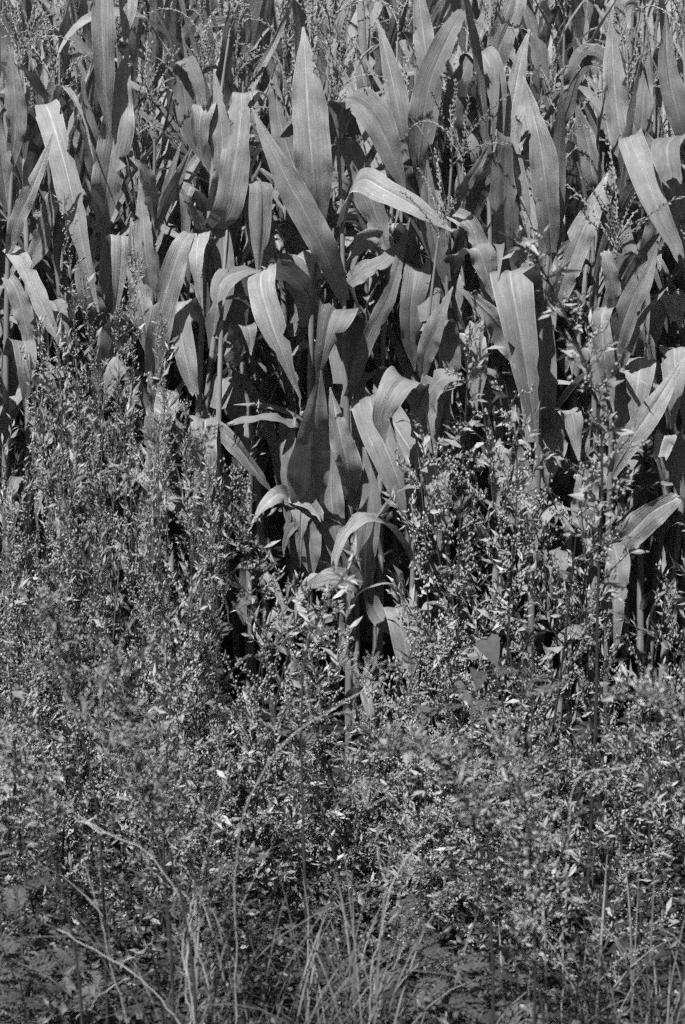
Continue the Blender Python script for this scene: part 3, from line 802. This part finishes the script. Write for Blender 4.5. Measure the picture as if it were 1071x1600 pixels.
def weed_meshes(kind, seed, path=None, nb=None, blen=1.0, fmin=0.12, fine=1.0, thick=1.0):
    """a weed one metre tall: stem with its side branches, leaves, flower beads in short racemes"""
    r = np.random.default_rng(seed)
    stem, leaf, bd = Acc(), Acc(), Acc()
    bendx, bendy = r.normal(0, 0.07, 2)
    t = np.linspace(0, 1, 22)
    C = np.stack([bendx * t ** 2 + 0.012 * np.sin(t * 7 + seed), bendy * t ** 2 + 0.012 * np.sin(t * 5 + seed * 2), t], 1)
    if path is not None: C = spline(path, 22)
    rs = {'bush': 0.0050, 'spire': 0.0026, 'leafy': 0.0032}[kind]
    if path is not None: rs *= 0.85
    rs *= thick
    V, q = tube(C, np.linspace(rs, rs * 0.3, 22), 5); stem.add(V, q)
    def at(f): return np.array([np.interp(f, t, C[:, a]) for a in range(3)])
    nb = nb or {'bush': 19, 'spire': 36, 'leafy': 18}[kind]
    for k in range(nb):
        f = fmin + (0.99 - fmin) * (k + r.uniform(-.3, .3)) / nb
        f = min(max(f, 0.08), 0.99)
        p = at(f); az = 2.4 * k + r.uniform(-0.5, 0.5)
        top = (f - 0.1) / 0.9
        if kind == 'bush':
            L = r.uniform(0.12, 0.32) * (1.1 - 0.85 * top) + 0.03; th = math.radians(r.uniform(35, 68))
        elif kind == 'spire':
            L = r.uniform(0.04, 0.14) * (1.15 - 0.8 * top) + 0.012; th = math.radians(r.uniform(20, 42))
        else:
            L = r.uniform(0.10, 0.22) * (1.1 - 0.6 * top); th = math.radians(r.uniform(45, 80))
        m = 9; L *= blen
        s = np.linspace(0, 1, m)
        tt = th * (1 - 0.35 * s) if kind != 'leafy' else th * (1 + 0.3 * s)
        dd = np.stack([np.cos(az) * np.sin(tt), np.sin(az) * np.sin(tt), np.cos(tt)], 1) + r.normal(0, 0.06, (m, 3))
        B = p + np.vstack([np.zeros(3), np.cumsum(dd[:-1], 0)]) * L / (m - 1)
        V, q = tube(B, np.linspace(rs * 0.4, rs * 0.18, m), 3); stem.add(V, q)
        Tt = unit(np.gradient(B, axis=0))
        if kind == 'leafy':
            for j in range(int(L / 0.011)):
                g = r.uniform(0.08, 1.0) * (m - 1); i = int(min(g, m - 2)); u = g - i
                q0 = B[i] * (1 - u) + B[i + 1] * u
                leaflet(leaf, q0, Tt[i] * 0.8 + unit(r.normal(size=3)) + np.array([0, 0, .2]), r.uniform(0.018, 0.048), r.uniform(0.004, 0.010), r)
        else:
            bs, step = (0.0044, 0.0108) if kind == 'bush' else (0.0030, 0.0080)
            bs *= fine; step *= fine ** .8
            twigs = [(B, Tt)]
            for j in range(max(1, int(L / (0.034 if kind == 'bush' else 0.03)))):      # side twigs, alternate
                g = min((0.15 + 0.75 * (j + r.uniform(0, .6)) / max(1, int(L / 0.034))) * (m - 1), m - 1.01); i = int(g); u = g - i
                q0 = B[i] * (1 - u) + B[i + 1] * u
                sd = unit(np.cross(Tt[i], r.normal(size=3)))
                l = r.uniform(.02, .075) * (1 - .5 * g / (m - 1)) if kind == 'bush' else r.uniform(.012, .035)
                d0 = unit(Tt[i] * 0.9 + sd * .8)
                ts = np.linspace(0, 1, 5)[:, None]
                Q = q0 + d0 * l * ts + Tt[i] * l * .25 * ts ** 2
                V, q = tube(Q, rs * .14, 3); stem.add(V, q)
                twigs.append((Q, unit(np.gradient(Q, axis=0))))
            beady = r.random() < (0.6 if kind == 'bush' else 0.45)
            for Q, TQ in twigs:
                sl = np.r_[0, np.cumsum(np.linalg.norm(np.diff(Q, axis=0), axis=1))]
                k2 = max(2, int(sl[-1] / step))
                for e in range(k2):
                    a = sl[-1] * (e + r.uniform(.2, 1)) / k2
                    if Q is B and a < .2 * sl[-1]: continue
                    q0 = np.array([np.interp(a, sl, Q[:, c]) for c in range(3)]); tq = TQ[min(int(a / sl[-1] * len(Q)), len(Q) - 1)]
                    sd = unit(np.cross(tq, r.normal(size=3)))
                    if beady and r.random() < .8:
                        for _ in range(2): bead(bd, q0 + unit(np.cross(tq, r.normal(size=3))) * bs * r.uniform(.7, 1.6), bs * r.uniform(0.6, 1.25), r)
                    if r.random() < (.35 if beady else .95):
                        z = r.uniform(.6, 1.5) * (1.0 if r.random() < .9 else 1.9)
                        leaflet(leaf, q0, tq * 1.0 + sd * r.uniform(.4, 1.0), bs * 5.4 * z, bs * .66 * z, r)
        if kind != 'spire' and r.random() < 0.7:
            for e in range(1):
                a2 = az + r.uniform(-.8, .8); dv = np.array([np.cos(a2), np.sin(a2), r.uniform(-.2, .7)]); ll = r.uniform(0.03, 0.085) * (fine if fine > .8 else .5); ww = ll * r.uniform(.10, .17)
                pm = p + unit(dv) * ll * .55                      # a longer leaf in two halves, bent down beyond its middle
                leaflet(leaf, p, dv, ll * .8, ww, r); leaflet(leaf, pm - unit(dv) * ll * .2, dv - np.array([0, 0, .55]), ll * .65, ww * .8, r)
    sm = M_WSTEM if kind == 'bush' else M_WSTEM2
    out = [('stem', stem.mesh('weed_stem', sm))]
    out.append(('foliage', leaf.mesh('weed_foliage', M_WLEAF if kind != 'leafy' else M_UNDER, False)))
    if bd.n: out.append(('flower_beads', bd.mesh('weed_flower_beads', M_BEAD)))
    return out

WEEDS = {'bush': [weed_meshes('bush', 40 + k) for k in range(6)],
         'spire': [weed_meshes('spire', 60 + k) for k in range(6)],
         'leafy': [weed_meshes('leafy', 80 + k) for k in range(5)]}
NAMES = {'bush': ('bead_weed', 'weed'), 'spire': ('spire_weed', 'weed'), 'leafy': ('leafy_weed', 'weed')}

def weed(kind, px, vtop, y, label, group, tilt=0.06, var=None, wide=1.0):
    top = P(px, vtop, y)
    z0 = float(ground(y)) - 0.01
    h = max(top[2] - z0, 0.15)
    o = root(NAMES[kind][0], label, NAMES[kind][1], (top[0], y, z0), group)
    o.rotation_euler = (R.uniform(-tilt, tilt), R.uniform(-tilt, tilt), R.uniform(0, 6.28))
    s = h
    w = wide * (0.55 + 0.45 * h) / 1.0     # short plants keep their leaf size
    o.scale = (w, w, s)
    for nm, me in WEEDS[kind][R.randrange(len(WEEDS[kind])) if var is None else var]:
        c = obj(nm, me, o)
        if nm != 'stem': c['kind'] = 'stuff'
    return o

ENVX = [-150, 0, 60, 100, 200, 230, 300, 340, 370, 430, 500, 600, 650, 700, 740, 800, 860, 920, 1000, 1071, 1220]
ENVY = [560, 600, 540, 500, 480, 540, 680, 800, 850, 860, 930, 930, 860, 720, 600, 620, 600, 620, 640, 640, 640]
def env(px): return float(np.interp(px, ENVX, ENVY))

def weed_stand():
    # fine spired weeds, thick at the left
    for k in range(56):
        px = R.uniform(-120, 335)
        y = R.uniform(-0.75, -0.12)
        v = env(px) + abs(R.gauss(0, 1)) * 140 + (-y) * 60
        weed('spire', px, v, y, 'fine spired weed in the dense stand before the corn at left', 'spired weeds at the left of the field edge', tilt=.12)
    # bead-flowered weeds in loose clumps, thick at the right
    clumps = [(720, 700, -.5), (770, 640, -.6), (850, 640, -.6), (980, 690, -.6), (1050, 640, -.6), (760, 880, -.8), (1130, 660, -.6),
              (1030, 880, -.9), (690, 900, -.6), (830, 960, -.9)]
    for cx, cv, cy in clumps:
        for k in range(2):
            weed('bush', cx + R.gauss(0, 26), cv + abs(R.gauss(0, 1)) * 110, cy + R.uniform(-.15, .2), 'bead-flowered branching weed in the thicket before the corn at right', 'bead-flowered weeds at the right of the field edge', wide=.85, tilt=.16)
    for cx, cv, cy in ((400, 880, -.6), (445, 920, -.7), (500, 955, -.75), (555, 985, -.8), (590, 1080, -.8), (680, 1060, -.9), (370, 990, -.9), (690, 930, -.6), (740, 960, -.7), (480, 1060, -1.0), (560, 1100, -1.1)):
        for k in range(2):
            weed('bush', cx + R.gauss(0, 25), cv + abs(R.gauss(0, 1)) * 70, cy + R.uniform(-.15, .15), 'low bead-flowered weed in front of the middle corn stalks', 'low bead-flowered weeds in the middle', wide=.9, tilt=.2)
    for k in range(12):
        weed('bush', R.uniform(-100, 400), R.uniform(900, 1150), R.uniform(-1.3, -.6), 'bead-flowered weed below the fine spired weeds at left', 'bead-flowered weeds at lower left', wide=.9, tilt=.2)
    for k in range(9):
        weed('bush', R.uniform(600, 1180), R.uniform(1020, 1250), R.uniform(-1.45, -.9), 'bead-flowered weed below the thicket at lower right', 'bead-flowered weeds at lower right', wide=.9, tilt=.2)
    # low leafy weeds of the verge
    for k in range(42):
        px = R.uniform(-120, 1190)
        y = R.uniform(-1.6, -0.7)
        v = R.uniform(1180, 1540)
        weed('leafy', px, v, y, 'low leafy weed in the verge tangle at the bottom', 'low leafy weeds of the verge')
    # the stand goes on beyond both sides of the view
    for sg in (-1, 1):
        for k in range(16):
            weed('spire' if sg < 0 else 'bush', 535.5 + sg * R.uniform(640, 1020), R.uniform(620, 1050), R.uniform(-1.1, -.2), 'weed of the field edge mostly or wholly beyond the side of the picture', 'weeds outside the view')
    # single plants that stand out

def path_weed(label, pts, seed, group, nb, blen, fmin=.1, kind='bush', fine=1.0, thick=1.0):
    p3 = [V3(p) for p in pts]
    b = p3[0]; z0 = float(ground(pts[0][2])) - .01
    base = np.array([b[0], b[1], z0])
    o = root(NAMES[kind][0], label, 'weed', base, group)
    full = spline([base] + p3, 22)
    below = (b[2] - z0) / max(np.sum(np.linalg.norm(np.diff(full, axis=0), axis=1)), .01)
    for nm, me in weed_meshes(kind, seed, full - base, nb, blen, min(.8, below + fmin), fine, thick):
        c = obj(nm, me, o)
        if nm != 'stem': c['kind'] = 'stuff'

def path_weeds():
    path_weed('tall weed with a dark stem arching over the broad folded pale corn leaf', [(932, 1100, -1.1), (934, 950, -1.1), (941, 760, -1.1), (936, 640, -1.1), (900, 530, -1.1), (858, 440, -1.1), (820, 380, -1.1), (780, 362, -1.1)], 301, None, 40, .5, .16, thick=1.35)
    path_weed('dark-stemmed weed with short side sprays left of the tall arching weed', [(790, 1080, -.7), (800, 900, -.7), (808, 720, -.7), (790, 600, -.7)], 302, None, 26, .55)
    path_weed('weed with clustered heads beside the slim corn plant', [(712, 1080, -.5), (718, 850, -.5), (728, 640, -.5), (735, 505, -.5)], 303, None, 30, .45)
    path_weed('lone weed tip in front of the dark gap between the corn stalks', [(410, 1050, -.6), (398, 900, -.6), (380, 800, -.6), (376, 735, -.6)], 304, None, 20, .5)
    path_weed('slanting weed spray crossing in front of the middle corn stalks', [(478, 1020, -1.3), (500, 960, -1.3), (530, 910, -1.3), (562, 868, -1.3)], 305, None, 12, .22)
    for k, (pts, nb, bl, lab) in enumerate((
        ([(205, 800), (206, 620), (210, 490), (212, 395)], 60, .62, 'tallest thick spired weed, before the corn just left of the single-spiked tassel'),
        ([(128, 800), (122, 600), (112, 450), (100, 300)], 64, .45, 'thin spired weed reaching highest, in front of the long drooping corn leaf'),
        ([(150, 800), (148, 640), (140, 520), (130, 430)], 50, .6, 'spired weed between the two highest spired weeds at left'),
        ([(262, 820), (258, 680), (255, 560), (252, 490)], 50, .6, 'spired weed in front of the corn stalk with the single-spiked tassel'),
        ([(60, 820), (62, 680), (66, 580), (62, 500)], 50, .6, 'spired weed near the left border, before the folded low corn leaf'),
        ([(178, 820), (180, 690), (186, 580), (184, 470)], 50, .55, 'spired weed leaning against the tallest thick spired weed'),
        ([(300, 900), (296, 780), (290, 700), (293, 620)], 40, .55, 'spired weed at the inner end of the stand, by the leaning corn stalk'))):
        path_weed(lab, [(a, b, -.3) for a, b in pts], 330 + k, None, nb, bl, .05, 'spire', .9)
    g = 'out-of-focus weeds nearest the camera'
    path_weed('blurred feathery weed leaning left at lower left', [(300, 1500, -2.05), (255, 1300, -2.05), (205, 1180, -2.05), (110, 1110, -2.05)], 311, g, 44, .45, .25, fine=.55)
    path_weed('blurred feathery upright weed at lower left', [(265, 1450, -1.95), (240, 1280, -1.95), (205, 1140, -1.95), (175, 1020, -1.95)], 312, g, 46, .5, .25, fine=.55)
    path_weed('blurred weed plume drooping left below the middle corn plants', [(770, 1500, -2.05), (745, 1300, -2.05), (690, 1190, -2.05), (590, 1168, -2.05)], 313, g, 46, .42, .28, fine=.55)
    path_weed('blurred upright bushy weed with a dark stem at lower right', [(836, 1560, -2.0), (832, 1400, -2.0), (818, 1250, -2.0), (770, 1150, -2.0)], 314, g, 44, .5, .15, fine=.55)
    path_weed('blurred weed plume reaching in from the right edge', [(1110, 1320, -2.0), (1085, 1190, -2.0), (1035, 1100, -2.0), (960, 1090, -2.0)], 315, g, 44, .42, .25, fine=.55)
    path_weed('soft-edged weed plume at the left above the feathery weeds', [(150, 1250, -1.8), (110, 1080, -1.8), (92, 980, -1.8), (60, 930, -1.8)], 316, g, 40, .42, .3, fine=.55)
    path_weed('small blurred weed tuft low at the right', [(850, 1600, -2.0), (840, 1540, -2.0), (815, 1480, -2.0), (800, 1440, -2.0)], 317, g, 12, .4, .2, fine=.55)
    path_weed('blurred arching weed plume at the left edge', [(120, 1500, -2.0), (80, 1330, -2.0), (50, 1220, -2.0), (-10, 1180, -2.0)], 318, g, 34, .36, .3, fine=.55)
weed_stand()
path_weeds()

# ------------------------------------------------------------------ ragged cut-leaved plants low on the verge
def cut_leaf_mesh(seed, L=0.10):
    r = np.random.default_rng(seed)
    acc = Acc()
    m = 9
    t = np.linspace(0, 1, m)
    C = np.stack([L * t, 0.0 * t, L * (0.22 * t - 0.42 * t ** 2)], 1)
    V, q = tube(C, 0.0008, 3); acc.add(V, q)
    for k in range(1, m):
        for sg in (-1, 1):
            ln = L * 0.42 * math.sin(min(1, t[k] * 0.9 + 0.12) * math.pi) + 0.008
            d = unit(np.array([0.75, sg * 1.0, r.uniform(-.2, .1)]))
            p = C[k]
            s = np.cross(d, [0, 0, 1]); w = ln * 0.16
            tip = p + d * ln + np.array([0, 0, -0.15 * ln])
            a = p + d * ln * .5
            acc.add([p, a + s * w, a, a - s * w, tip], t=[[0, 2, 1], [0, 3, 2], [2, 4, 1], [2, 3, 4]])
            for j in (0.4, 0.65):             # teeth
                b = p + d * ln * j
                for s2 in (-1, 1):
                    d2 = unit(d * 0.8 + s * s2)
                    acc.add([b, b + d2 * ln * .3 + d * .002, b + d * ln * .16], t=[[0, 1, 2]])
    p = C[-1]
    acc.add([p, p + [L * .1, L * .03, -.004], p + [L * .22, 0, -.012], p + [L * .1, -L * .03, -.004]], q=[[0, 1, 2, 3]])
    return acc.mesh('cut_leaf', M_VINE, False)
CUT = [cut_leaf_mesh(500 + k, 0.085 + 0.02 * k) for k in range(4)]

def cut_leaved_plant(px, v, y, label, n=12):
    top = P(px, v, y); z0 = float(ground(y)) - .01
    h = max(top[2] - z0, .15)
    o = root('cut_leaved_weed', label, 'weed', (top[0], y, z0), 'cut-leaved weeds low on the verge')
    o.rotation_euler = (R.uniform(-.1, .1), R.uniform(-.1, .1), R.uniform(0, 6.28))
    C = spline([[0, 0, 0], [R.uniform(-.02, .02), R.uniform(-.02, .02), h * .5], [R.uniform(-.03, .03), R.uniform(-.03, .03), h]], 10)
    V, q = tube(C, np.linspace(.003, .0012, 10), 5)
    obj('stem', build_mesh('stem', V, q, material=M_WSTEM2), o)
    for k in range(n):
        f = .25 + .75 * k / (n - 1)
        lf = obj('leaf', CUT[R.randrange(4)], o, [np.interp(f, np.linspace(0, 1, 10), C[:, a]) for a in range(3)])
        lf.rotation_euler = (R.uniform(-.3, .3), -R.uniform(.0, .9) * f, 2.4 * k)
        sc = R.uniform(.6, 1.1) * (1.1 - .4 * f); lf.scale = (sc,) * 3
CUTS = [(30, 1460, -1.75, 'in the bottom corner at left'), (75, 1540, -1.8, 'lowest at the bottom left'), (20, 1380, -1.6, 'at the left edge above the bottom corner'),
        (130, 1500, -1.7, 'left of the dry branch at the bottom'), (760, 1090, -1.3, 'in the middle of the right-hand thicket'), (815, 1015, -1.2, 'beside the straight dark weed stem'),
        (640, 1420, -1.7, 'below the forked dry stalk'), (700, 1500, -1.8, 'near the bottom right of the grass tuft'), (820, 1480, -1.75, 'beside the curled tendril'),
        (440, 1010, -1.0, 'under the middle corn plants')]
for a, b, c, d in CUTS: cut_leaved_plant(a, b, c, 'weed with deeply cut leaves ' + d)

# ------------------------------------------------------------------ dry stalks, umbels, tendril
def stalk_thing(name, cat, label, paths, material, umbels=(), group=None):
    base = V3(paths[0][0][0]); z0 = float(ground(paths[0][0][0][2])) - .01
    base = np.array([base[0], base[1], z0]) 
    o = root(name, label, cat, base, group)
    for k, (pts, r0, r1) in enumerate(paths):
        p3 = [V3(p) for p in pts]
        if k == 0: p3 = [base] + p3
        C = spline(p3, 30)
        C = C + np.cumsum(np.random.default_rng(int(pts[0][0]) + k).normal(0, .0022, C.shape), 0)
        V, q = tube(C - base, np.linspace(r0, r1, 30) * .72 * (1 + .25 * (np.arange(30) % 7 == 0)), 6)
        obj('stem' if k == 0 else 'branch', build_mesh('stem', V, q, material=material), o)
    for (c, d, n, L, sd) in umbels:
        r = np.random.default_rng(sd); acc = Acc(); c3 = V3(c); d = unit(d)
        for j in range(n):
            e = unit(d + r.normal(0, .55, 3)) * L * r.uniform(.7, 1.1)
            V, q = tube(spline([c3, c3 + e * .5 + d * L * .08, c3 + e], 6) - base, np.linspace(.0012, .0007, 6), 4); acc.add(V, q)
            for i in range(5):
                s1 = unit(d + r.normal(0, .8, 3)) * .018
                V, q = tube(np.array([c3 + e, c3 + e + s1]) - base, .0005, 3); acc.add(V, q)
                bead(acc, c3 + e + s1 - base, r.uniform(.0014, .0026), r)
        u = obj('umbel', acc.mesh('umbel', M_DRY2), o)

stalk_thing('dry_stalk', 'dry stalk', 'long weathered stalk curving up to a spent flower umbel in the middle', 
    [([(368, 1420, -1.95), (374, 1290, -1.95), (390, 1245, -1.95), (440, 1165, -1.95), (480, 1128, -1.95), (535, 1090, -1.95), (600, 1048, -1.95)], .0026, .0015),
     ([(480, 1128, -1.95), (486, 1085, -1.95), (478, 1040, -1.95), (455, 1005, -1.95)], .002, .0011),
     ([(500, 1120, -1.95), (535, 1100, -1.95), (560, 1075, -1.93)], .0018, .001)],
    M_DRY2, [((560, 1075, -1.95), (.3, 0, .6), 11, .06, 3), ((455, 1005, -1.95), (-.3, 0, .8), 6, .04, 4)])
stalk_thing('dry_stalk', 'dry stalk', 'forked dry stalk rising from the grass tuft and bending right',
    [([(575, 1500, -1.95), (590, 1440, -1.95), (603, 1385, -1.95), (630, 1330, -1.95), (670, 1290, -1.95), (720, 1255, -1.95)], .003, .0014),
     ([(603, 1385, -1.95), (590, 1340, -1.95), (576, 1290, -1.95), (574, 1265, -1.95)], .0022, .0012),
     ([(585, 1470, -1.95), (612, 1420, -1.95), (640, 1370, -1.95)], .002, .001)],
    M_DRY, [((574, 1265, -1.95), (0, 0, 1), 10, .05, 5), ((640, 1370, -1.95), (.4, 0, .8), 8, .03, 6)])
stalk_thing('dry_stalk', 'dry stalk', 'bent dry branch slanting down across the left side',
    [([(330, 1600, -2.0), (300, 1480, -2.0), (262, 1385, -2.0), (215, 1332, -2.0), (160, 1305, -2.0), (110, 1275, -2.0), (60, 1235, -2.0), (25, 1180, -2.0), (5, 1140, -2.0)], .0028, .0014),
     ([(160, 1305, -2.0), (105, 1285, -2.0), (55, 1250, -2.0), (0, 1260, -2.0), (-30, 1265, -2.0)], .0018, .001),
     ([(120, 1270, -2.0), (85, 1190, -2.0), (60, 1140, -2.0)], .0014, .0008)],
    M_DRY, [((20, 1175, -2.0), (-.5, 0, .6), 12, .06, 7)])
stalk_thing('dry_stalk', 'dry stalk', 'rough fallen dry branch low in the bottom left',
    [([(262, 1600, -2.0), (235, 1560, -2.0), (200, 1525, -2.0), (160, 1500, -2.0), (120, 1480, -2.0), (78, 1458, -2.0)], .0032, .0014),
     ([(200, 1525, -2.0), (150, 1560, -2.0), (110, 1600, -2.0)], .0014, .0009),
     ([(190, 1515, -2.0), (230, 1480, -2.0), (250, 1440, -2.0)], .0014, .0008)], M_DRY)
stalk_thing('dry_stalk', 'dry stalk', 'thin straight dry grass stem at the bottom left',
    [([(198, 1575, -2.0), (180, 1500, -2.0), (165, 1430, -2.0), (150, 1355, -2.0)], .0018, .001)], M_DRY)
stalk_thing('dry_stalk', 'dry stalk', 'tall straight straw standing in the grass tuft',
    [([(300, 1420, -1.95), (318, 1320, -1.95), (335, 1240, -1.95), (350, 1170, -1.95)], .0016, .001),
     ([(305, 1400, -1.95), (312, 1290, -1.95), (322, 1230, -1.95)], .001, .0007)], M_DRY)
stalk_thing('dry_stalk', 'dry stalk', 'thick upright dead stems in the middle of the grass tuft',
    [([(300, 1600, -1.95), (290, 1530, -1.95), (290, 1440, -1.95), (300, 1380, -1.95), (285, 1335, -1.95)], .0036, .002),
     ([(300, 1590, -1.95), (300, 1480, -1.95), (312, 1400, -1.95), (330, 1340, -1.95)], .0026, .0016),
     ([(292, 1400, -1.95), (250, 1375, -1.95), (225, 1340, -1.95)], .0018, .0012)], M_DRY)
stalk_thing('tendril', 'tendril', 'thin pale tendril ending in a curl at the lower right',
    [([(846, 1440, -1.9), (850, 1470, -1.9), (866, 1485, -1.9), (892, 1490, -1.9), (908, 1484, -1.9), (909, 1476, -1.9), (902, 1475, -1.89), (901, 1481, -1.89)], .0011, .0008)], M_DRY)
stalk_thing('dry_stalk', 'dry stalk', 'pale twig lying across the weeds at the right edge',
    [([(905, 1215, -1.9), (930, 1195, -1.9), (970, 1190, -1.9), (1010, 1185, -1.9)], .0018, .001)], M_DRY)
stalk_thing('dry_stalk', 'dry stalk', 'thin dark leaning stem beside the forked dry stalk',
    [([(545, 1600, -1.9), (530, 1520, -1.9), (510, 1460, -1.9), (480, 1380, -1.9), (477, 1240, -1.9)], .0014, .0008)], M_WSTEM2)

# ------------------------------------------------------------------ vine leaves
def heart_mesh(L, seed):
    r = np.random.default_rng(seed)
    out = [(0, 0), (-.12, .28), (.0, .46), (.3, .40), (.65, .22), (1, 0), (.65, -.22), (.3, -.40), (.0, -.46), (-.12, -.28)]
    V = [(x * L, y * L, (.18 * abs(y) - .2 * x * x + r.normal(0, .02)) * L) for x, y in out] + [(.35 * L, 0, -.02 * L)]
    t = [[10, i, (i + 1) % 10] for i in range(10)]
    return build_mesh('vine_leaf', V, None, t, material=M_VINE)
HEART = [heart_mesh(.055, 1), heart_mesh(.07, 2)]
def vine(label, pts):
    b = V3(pts[0]); z0 = float(ground(pts[0][2])); base = np.array([b[0], b[1], z0])
    o = root('bindweed_vine', label, 'vine', base)
    C = spline([base] + [V3(p) for p in pts], 30)
    V, q = tube(C - base, .0011, 4); obj('stem', build_mesh('stem', V, q, material=M_WSTEM2), o)
    for k in range(8, 30, 3):
        lf = obj('leaf', HEART[k % 2], o, C[k] - base); lf.rotation_euler = (R.uniform(-.5, .5), R.uniform(.2, 1.2), R.uniform(-2.6, -.4))
vine('vine with heart-shaped leaves low before the slim corn plant', [(660, 1150, -.7), (690, 1085, -.72), (740, 1060, -.75), (760, 1000, -.75)])
vine('vine with heart-shaped leaves at the foot of the weeds by the left corn stalks', [(330, 1050, -.6), (355, 960, -.6), (400, 920, -.6), (420, 880, -.55)])

# ------------------------------------------------------------------ grass and undergrowth
def grass():
    r = np.random.default_rng(77); acc = Acc()
    tufts = [(290, 1600, -1.86, 24, .04, .46), (350, 1600, -1.82, 20, .05, .40), (430, 1600, -1.82, 30, .06, .32), (510, 1600, -1.85, 34, .05, .32), (570, 1600, -1.88, 28, .04, .40),
             (220, 1600, -1.8, 18, .06, .32), (680, 1600, -1.75, 18, .1, .22), (790, 1600, -1.75, 18, .1, .24), (880, 1600, -1.75, 34, .1, .28), (1010, 1600, -1.75, 56, .1, .36), (1120, 1600, -1.7, 30, .12, .32), (110, 1600, -1.75, 22, .08, .26), (20, 1600, -1.75, 16, .1, .22), (-60, 1600, -1.7, 30, .2, .28)]
    for px, v, y, n, rad, L in tufts:
        b = P(px, v, y)
        for k in range(n):
            x, yy = b[0] + r.normal(0, rad), y + r.normal(0, .05)
            az = r.uniform(0, 6.28); l = L * r.uniform(.6, 1.25)
            th = np.radians(r.uniform(2, 22)) + np.radians(r.uniform(10, 140)) * np.linspace(0, 1, 9) ** 1.7
            d = np.stack([np.cos(az) * np.sin(th), np.sin(az) * np.sin(th), np.cos(th)], 1)
            C = np.array([x, yy, float(ground(yy)) - .01]) + np.vstack([np.zeros(3), np.cumsum(d[:-1], 0)]) * l / 8 * 1.25
            s = np.array([-np.sin(az), np.cos(az), 0]); w = r.uniform(.0011, .0034) * np.array([.8, 1, 1, 1, .95, .85, .7, .45, .05])
            fold = np.cross(s, d) * w[:, None] * .5
            V = np.stack([C - s * w[:, None] + fold, C, C + s * w[:, None] + fold], 1).reshape(-1, 3)
            i = np.arange(8)[:, None] * 3; j = np.arange(2)[None]
            acc.add(V, np.stack([i + j, i + j + 1, i + j + 4, i + j + 3], -1).reshape(-1, 4))
    o = obj('grass', acc.mesh('grass', M_GRASS)); o['kind'] = 'stuff'; o['label'] = 'long arching grass blades along the bottom of the verge'; o['category'] = 'grass'
grass()

def undergrowth():
    r = np.random.default_rng(78); acc = Acc()
    for k in range(17000):
        x = r.uniform(-2, 2); y = r.uniform(-2.2, -.05)
        cl = math.sin(x * 9 + 3 * math.sin(y * 6)) * math.sin(y * 11 + 2 * math.sin(x * 5))
        if cl < -.25 and r.random() < .8: continue          # bare pockets, deep in shade
        hmax = .22 + .12 * cl
        z = float(ground(y)) + hmax * r.uniform(.45, 1)
        az = r.uniform(0, 6.28)
        leaflet(acc, np.array([x, y, z]), np.array([math.cos(az), math.sin(az), r.uniform(-.3, .6)]), r.uniform(.012, .035), r.uniform(.003, .009), r)
    o = obj('undergrowth', acc.mesh('undergrowth', M_UNDER, False)); o['kind'] = 'stuff'; o['label'] = 'low tangled small-leaved undergrowth covering the verge'; o['category'] = 'undergrowth'
undergrowth()

# ------------------------------------------------------------------ which one is which: weeds of the small groups by their order from the left
ONES = ORD
def order_labels():
    for grp, text in (('bead-flowered weeds at the right of the field edge', 'bead-flowered branching weed, {} from the left in the right-hand thicket before the corn'),
                      ('low bead-flowered weeds in the middle', 'low bead-flowered weed, {} from the left in front of the middle corn stalks'),
                      ('bead-flowered weeds at lower left', 'bead-flowered weed, {} from the left below the fine spired weeds'),
                      ('bead-flowered weeds at lower right', 'bead-flowered weed, {} from the left below the right-hand thicket')):
        mem = sorted((o for o in COL.objects if o.get('group') == grp), key=lambda o: o.location.x / (o.location.y - CAM[1]))
        for k, o in enumerate(mem):
            o['label'] = text.format(ONES[k])
order_labels()
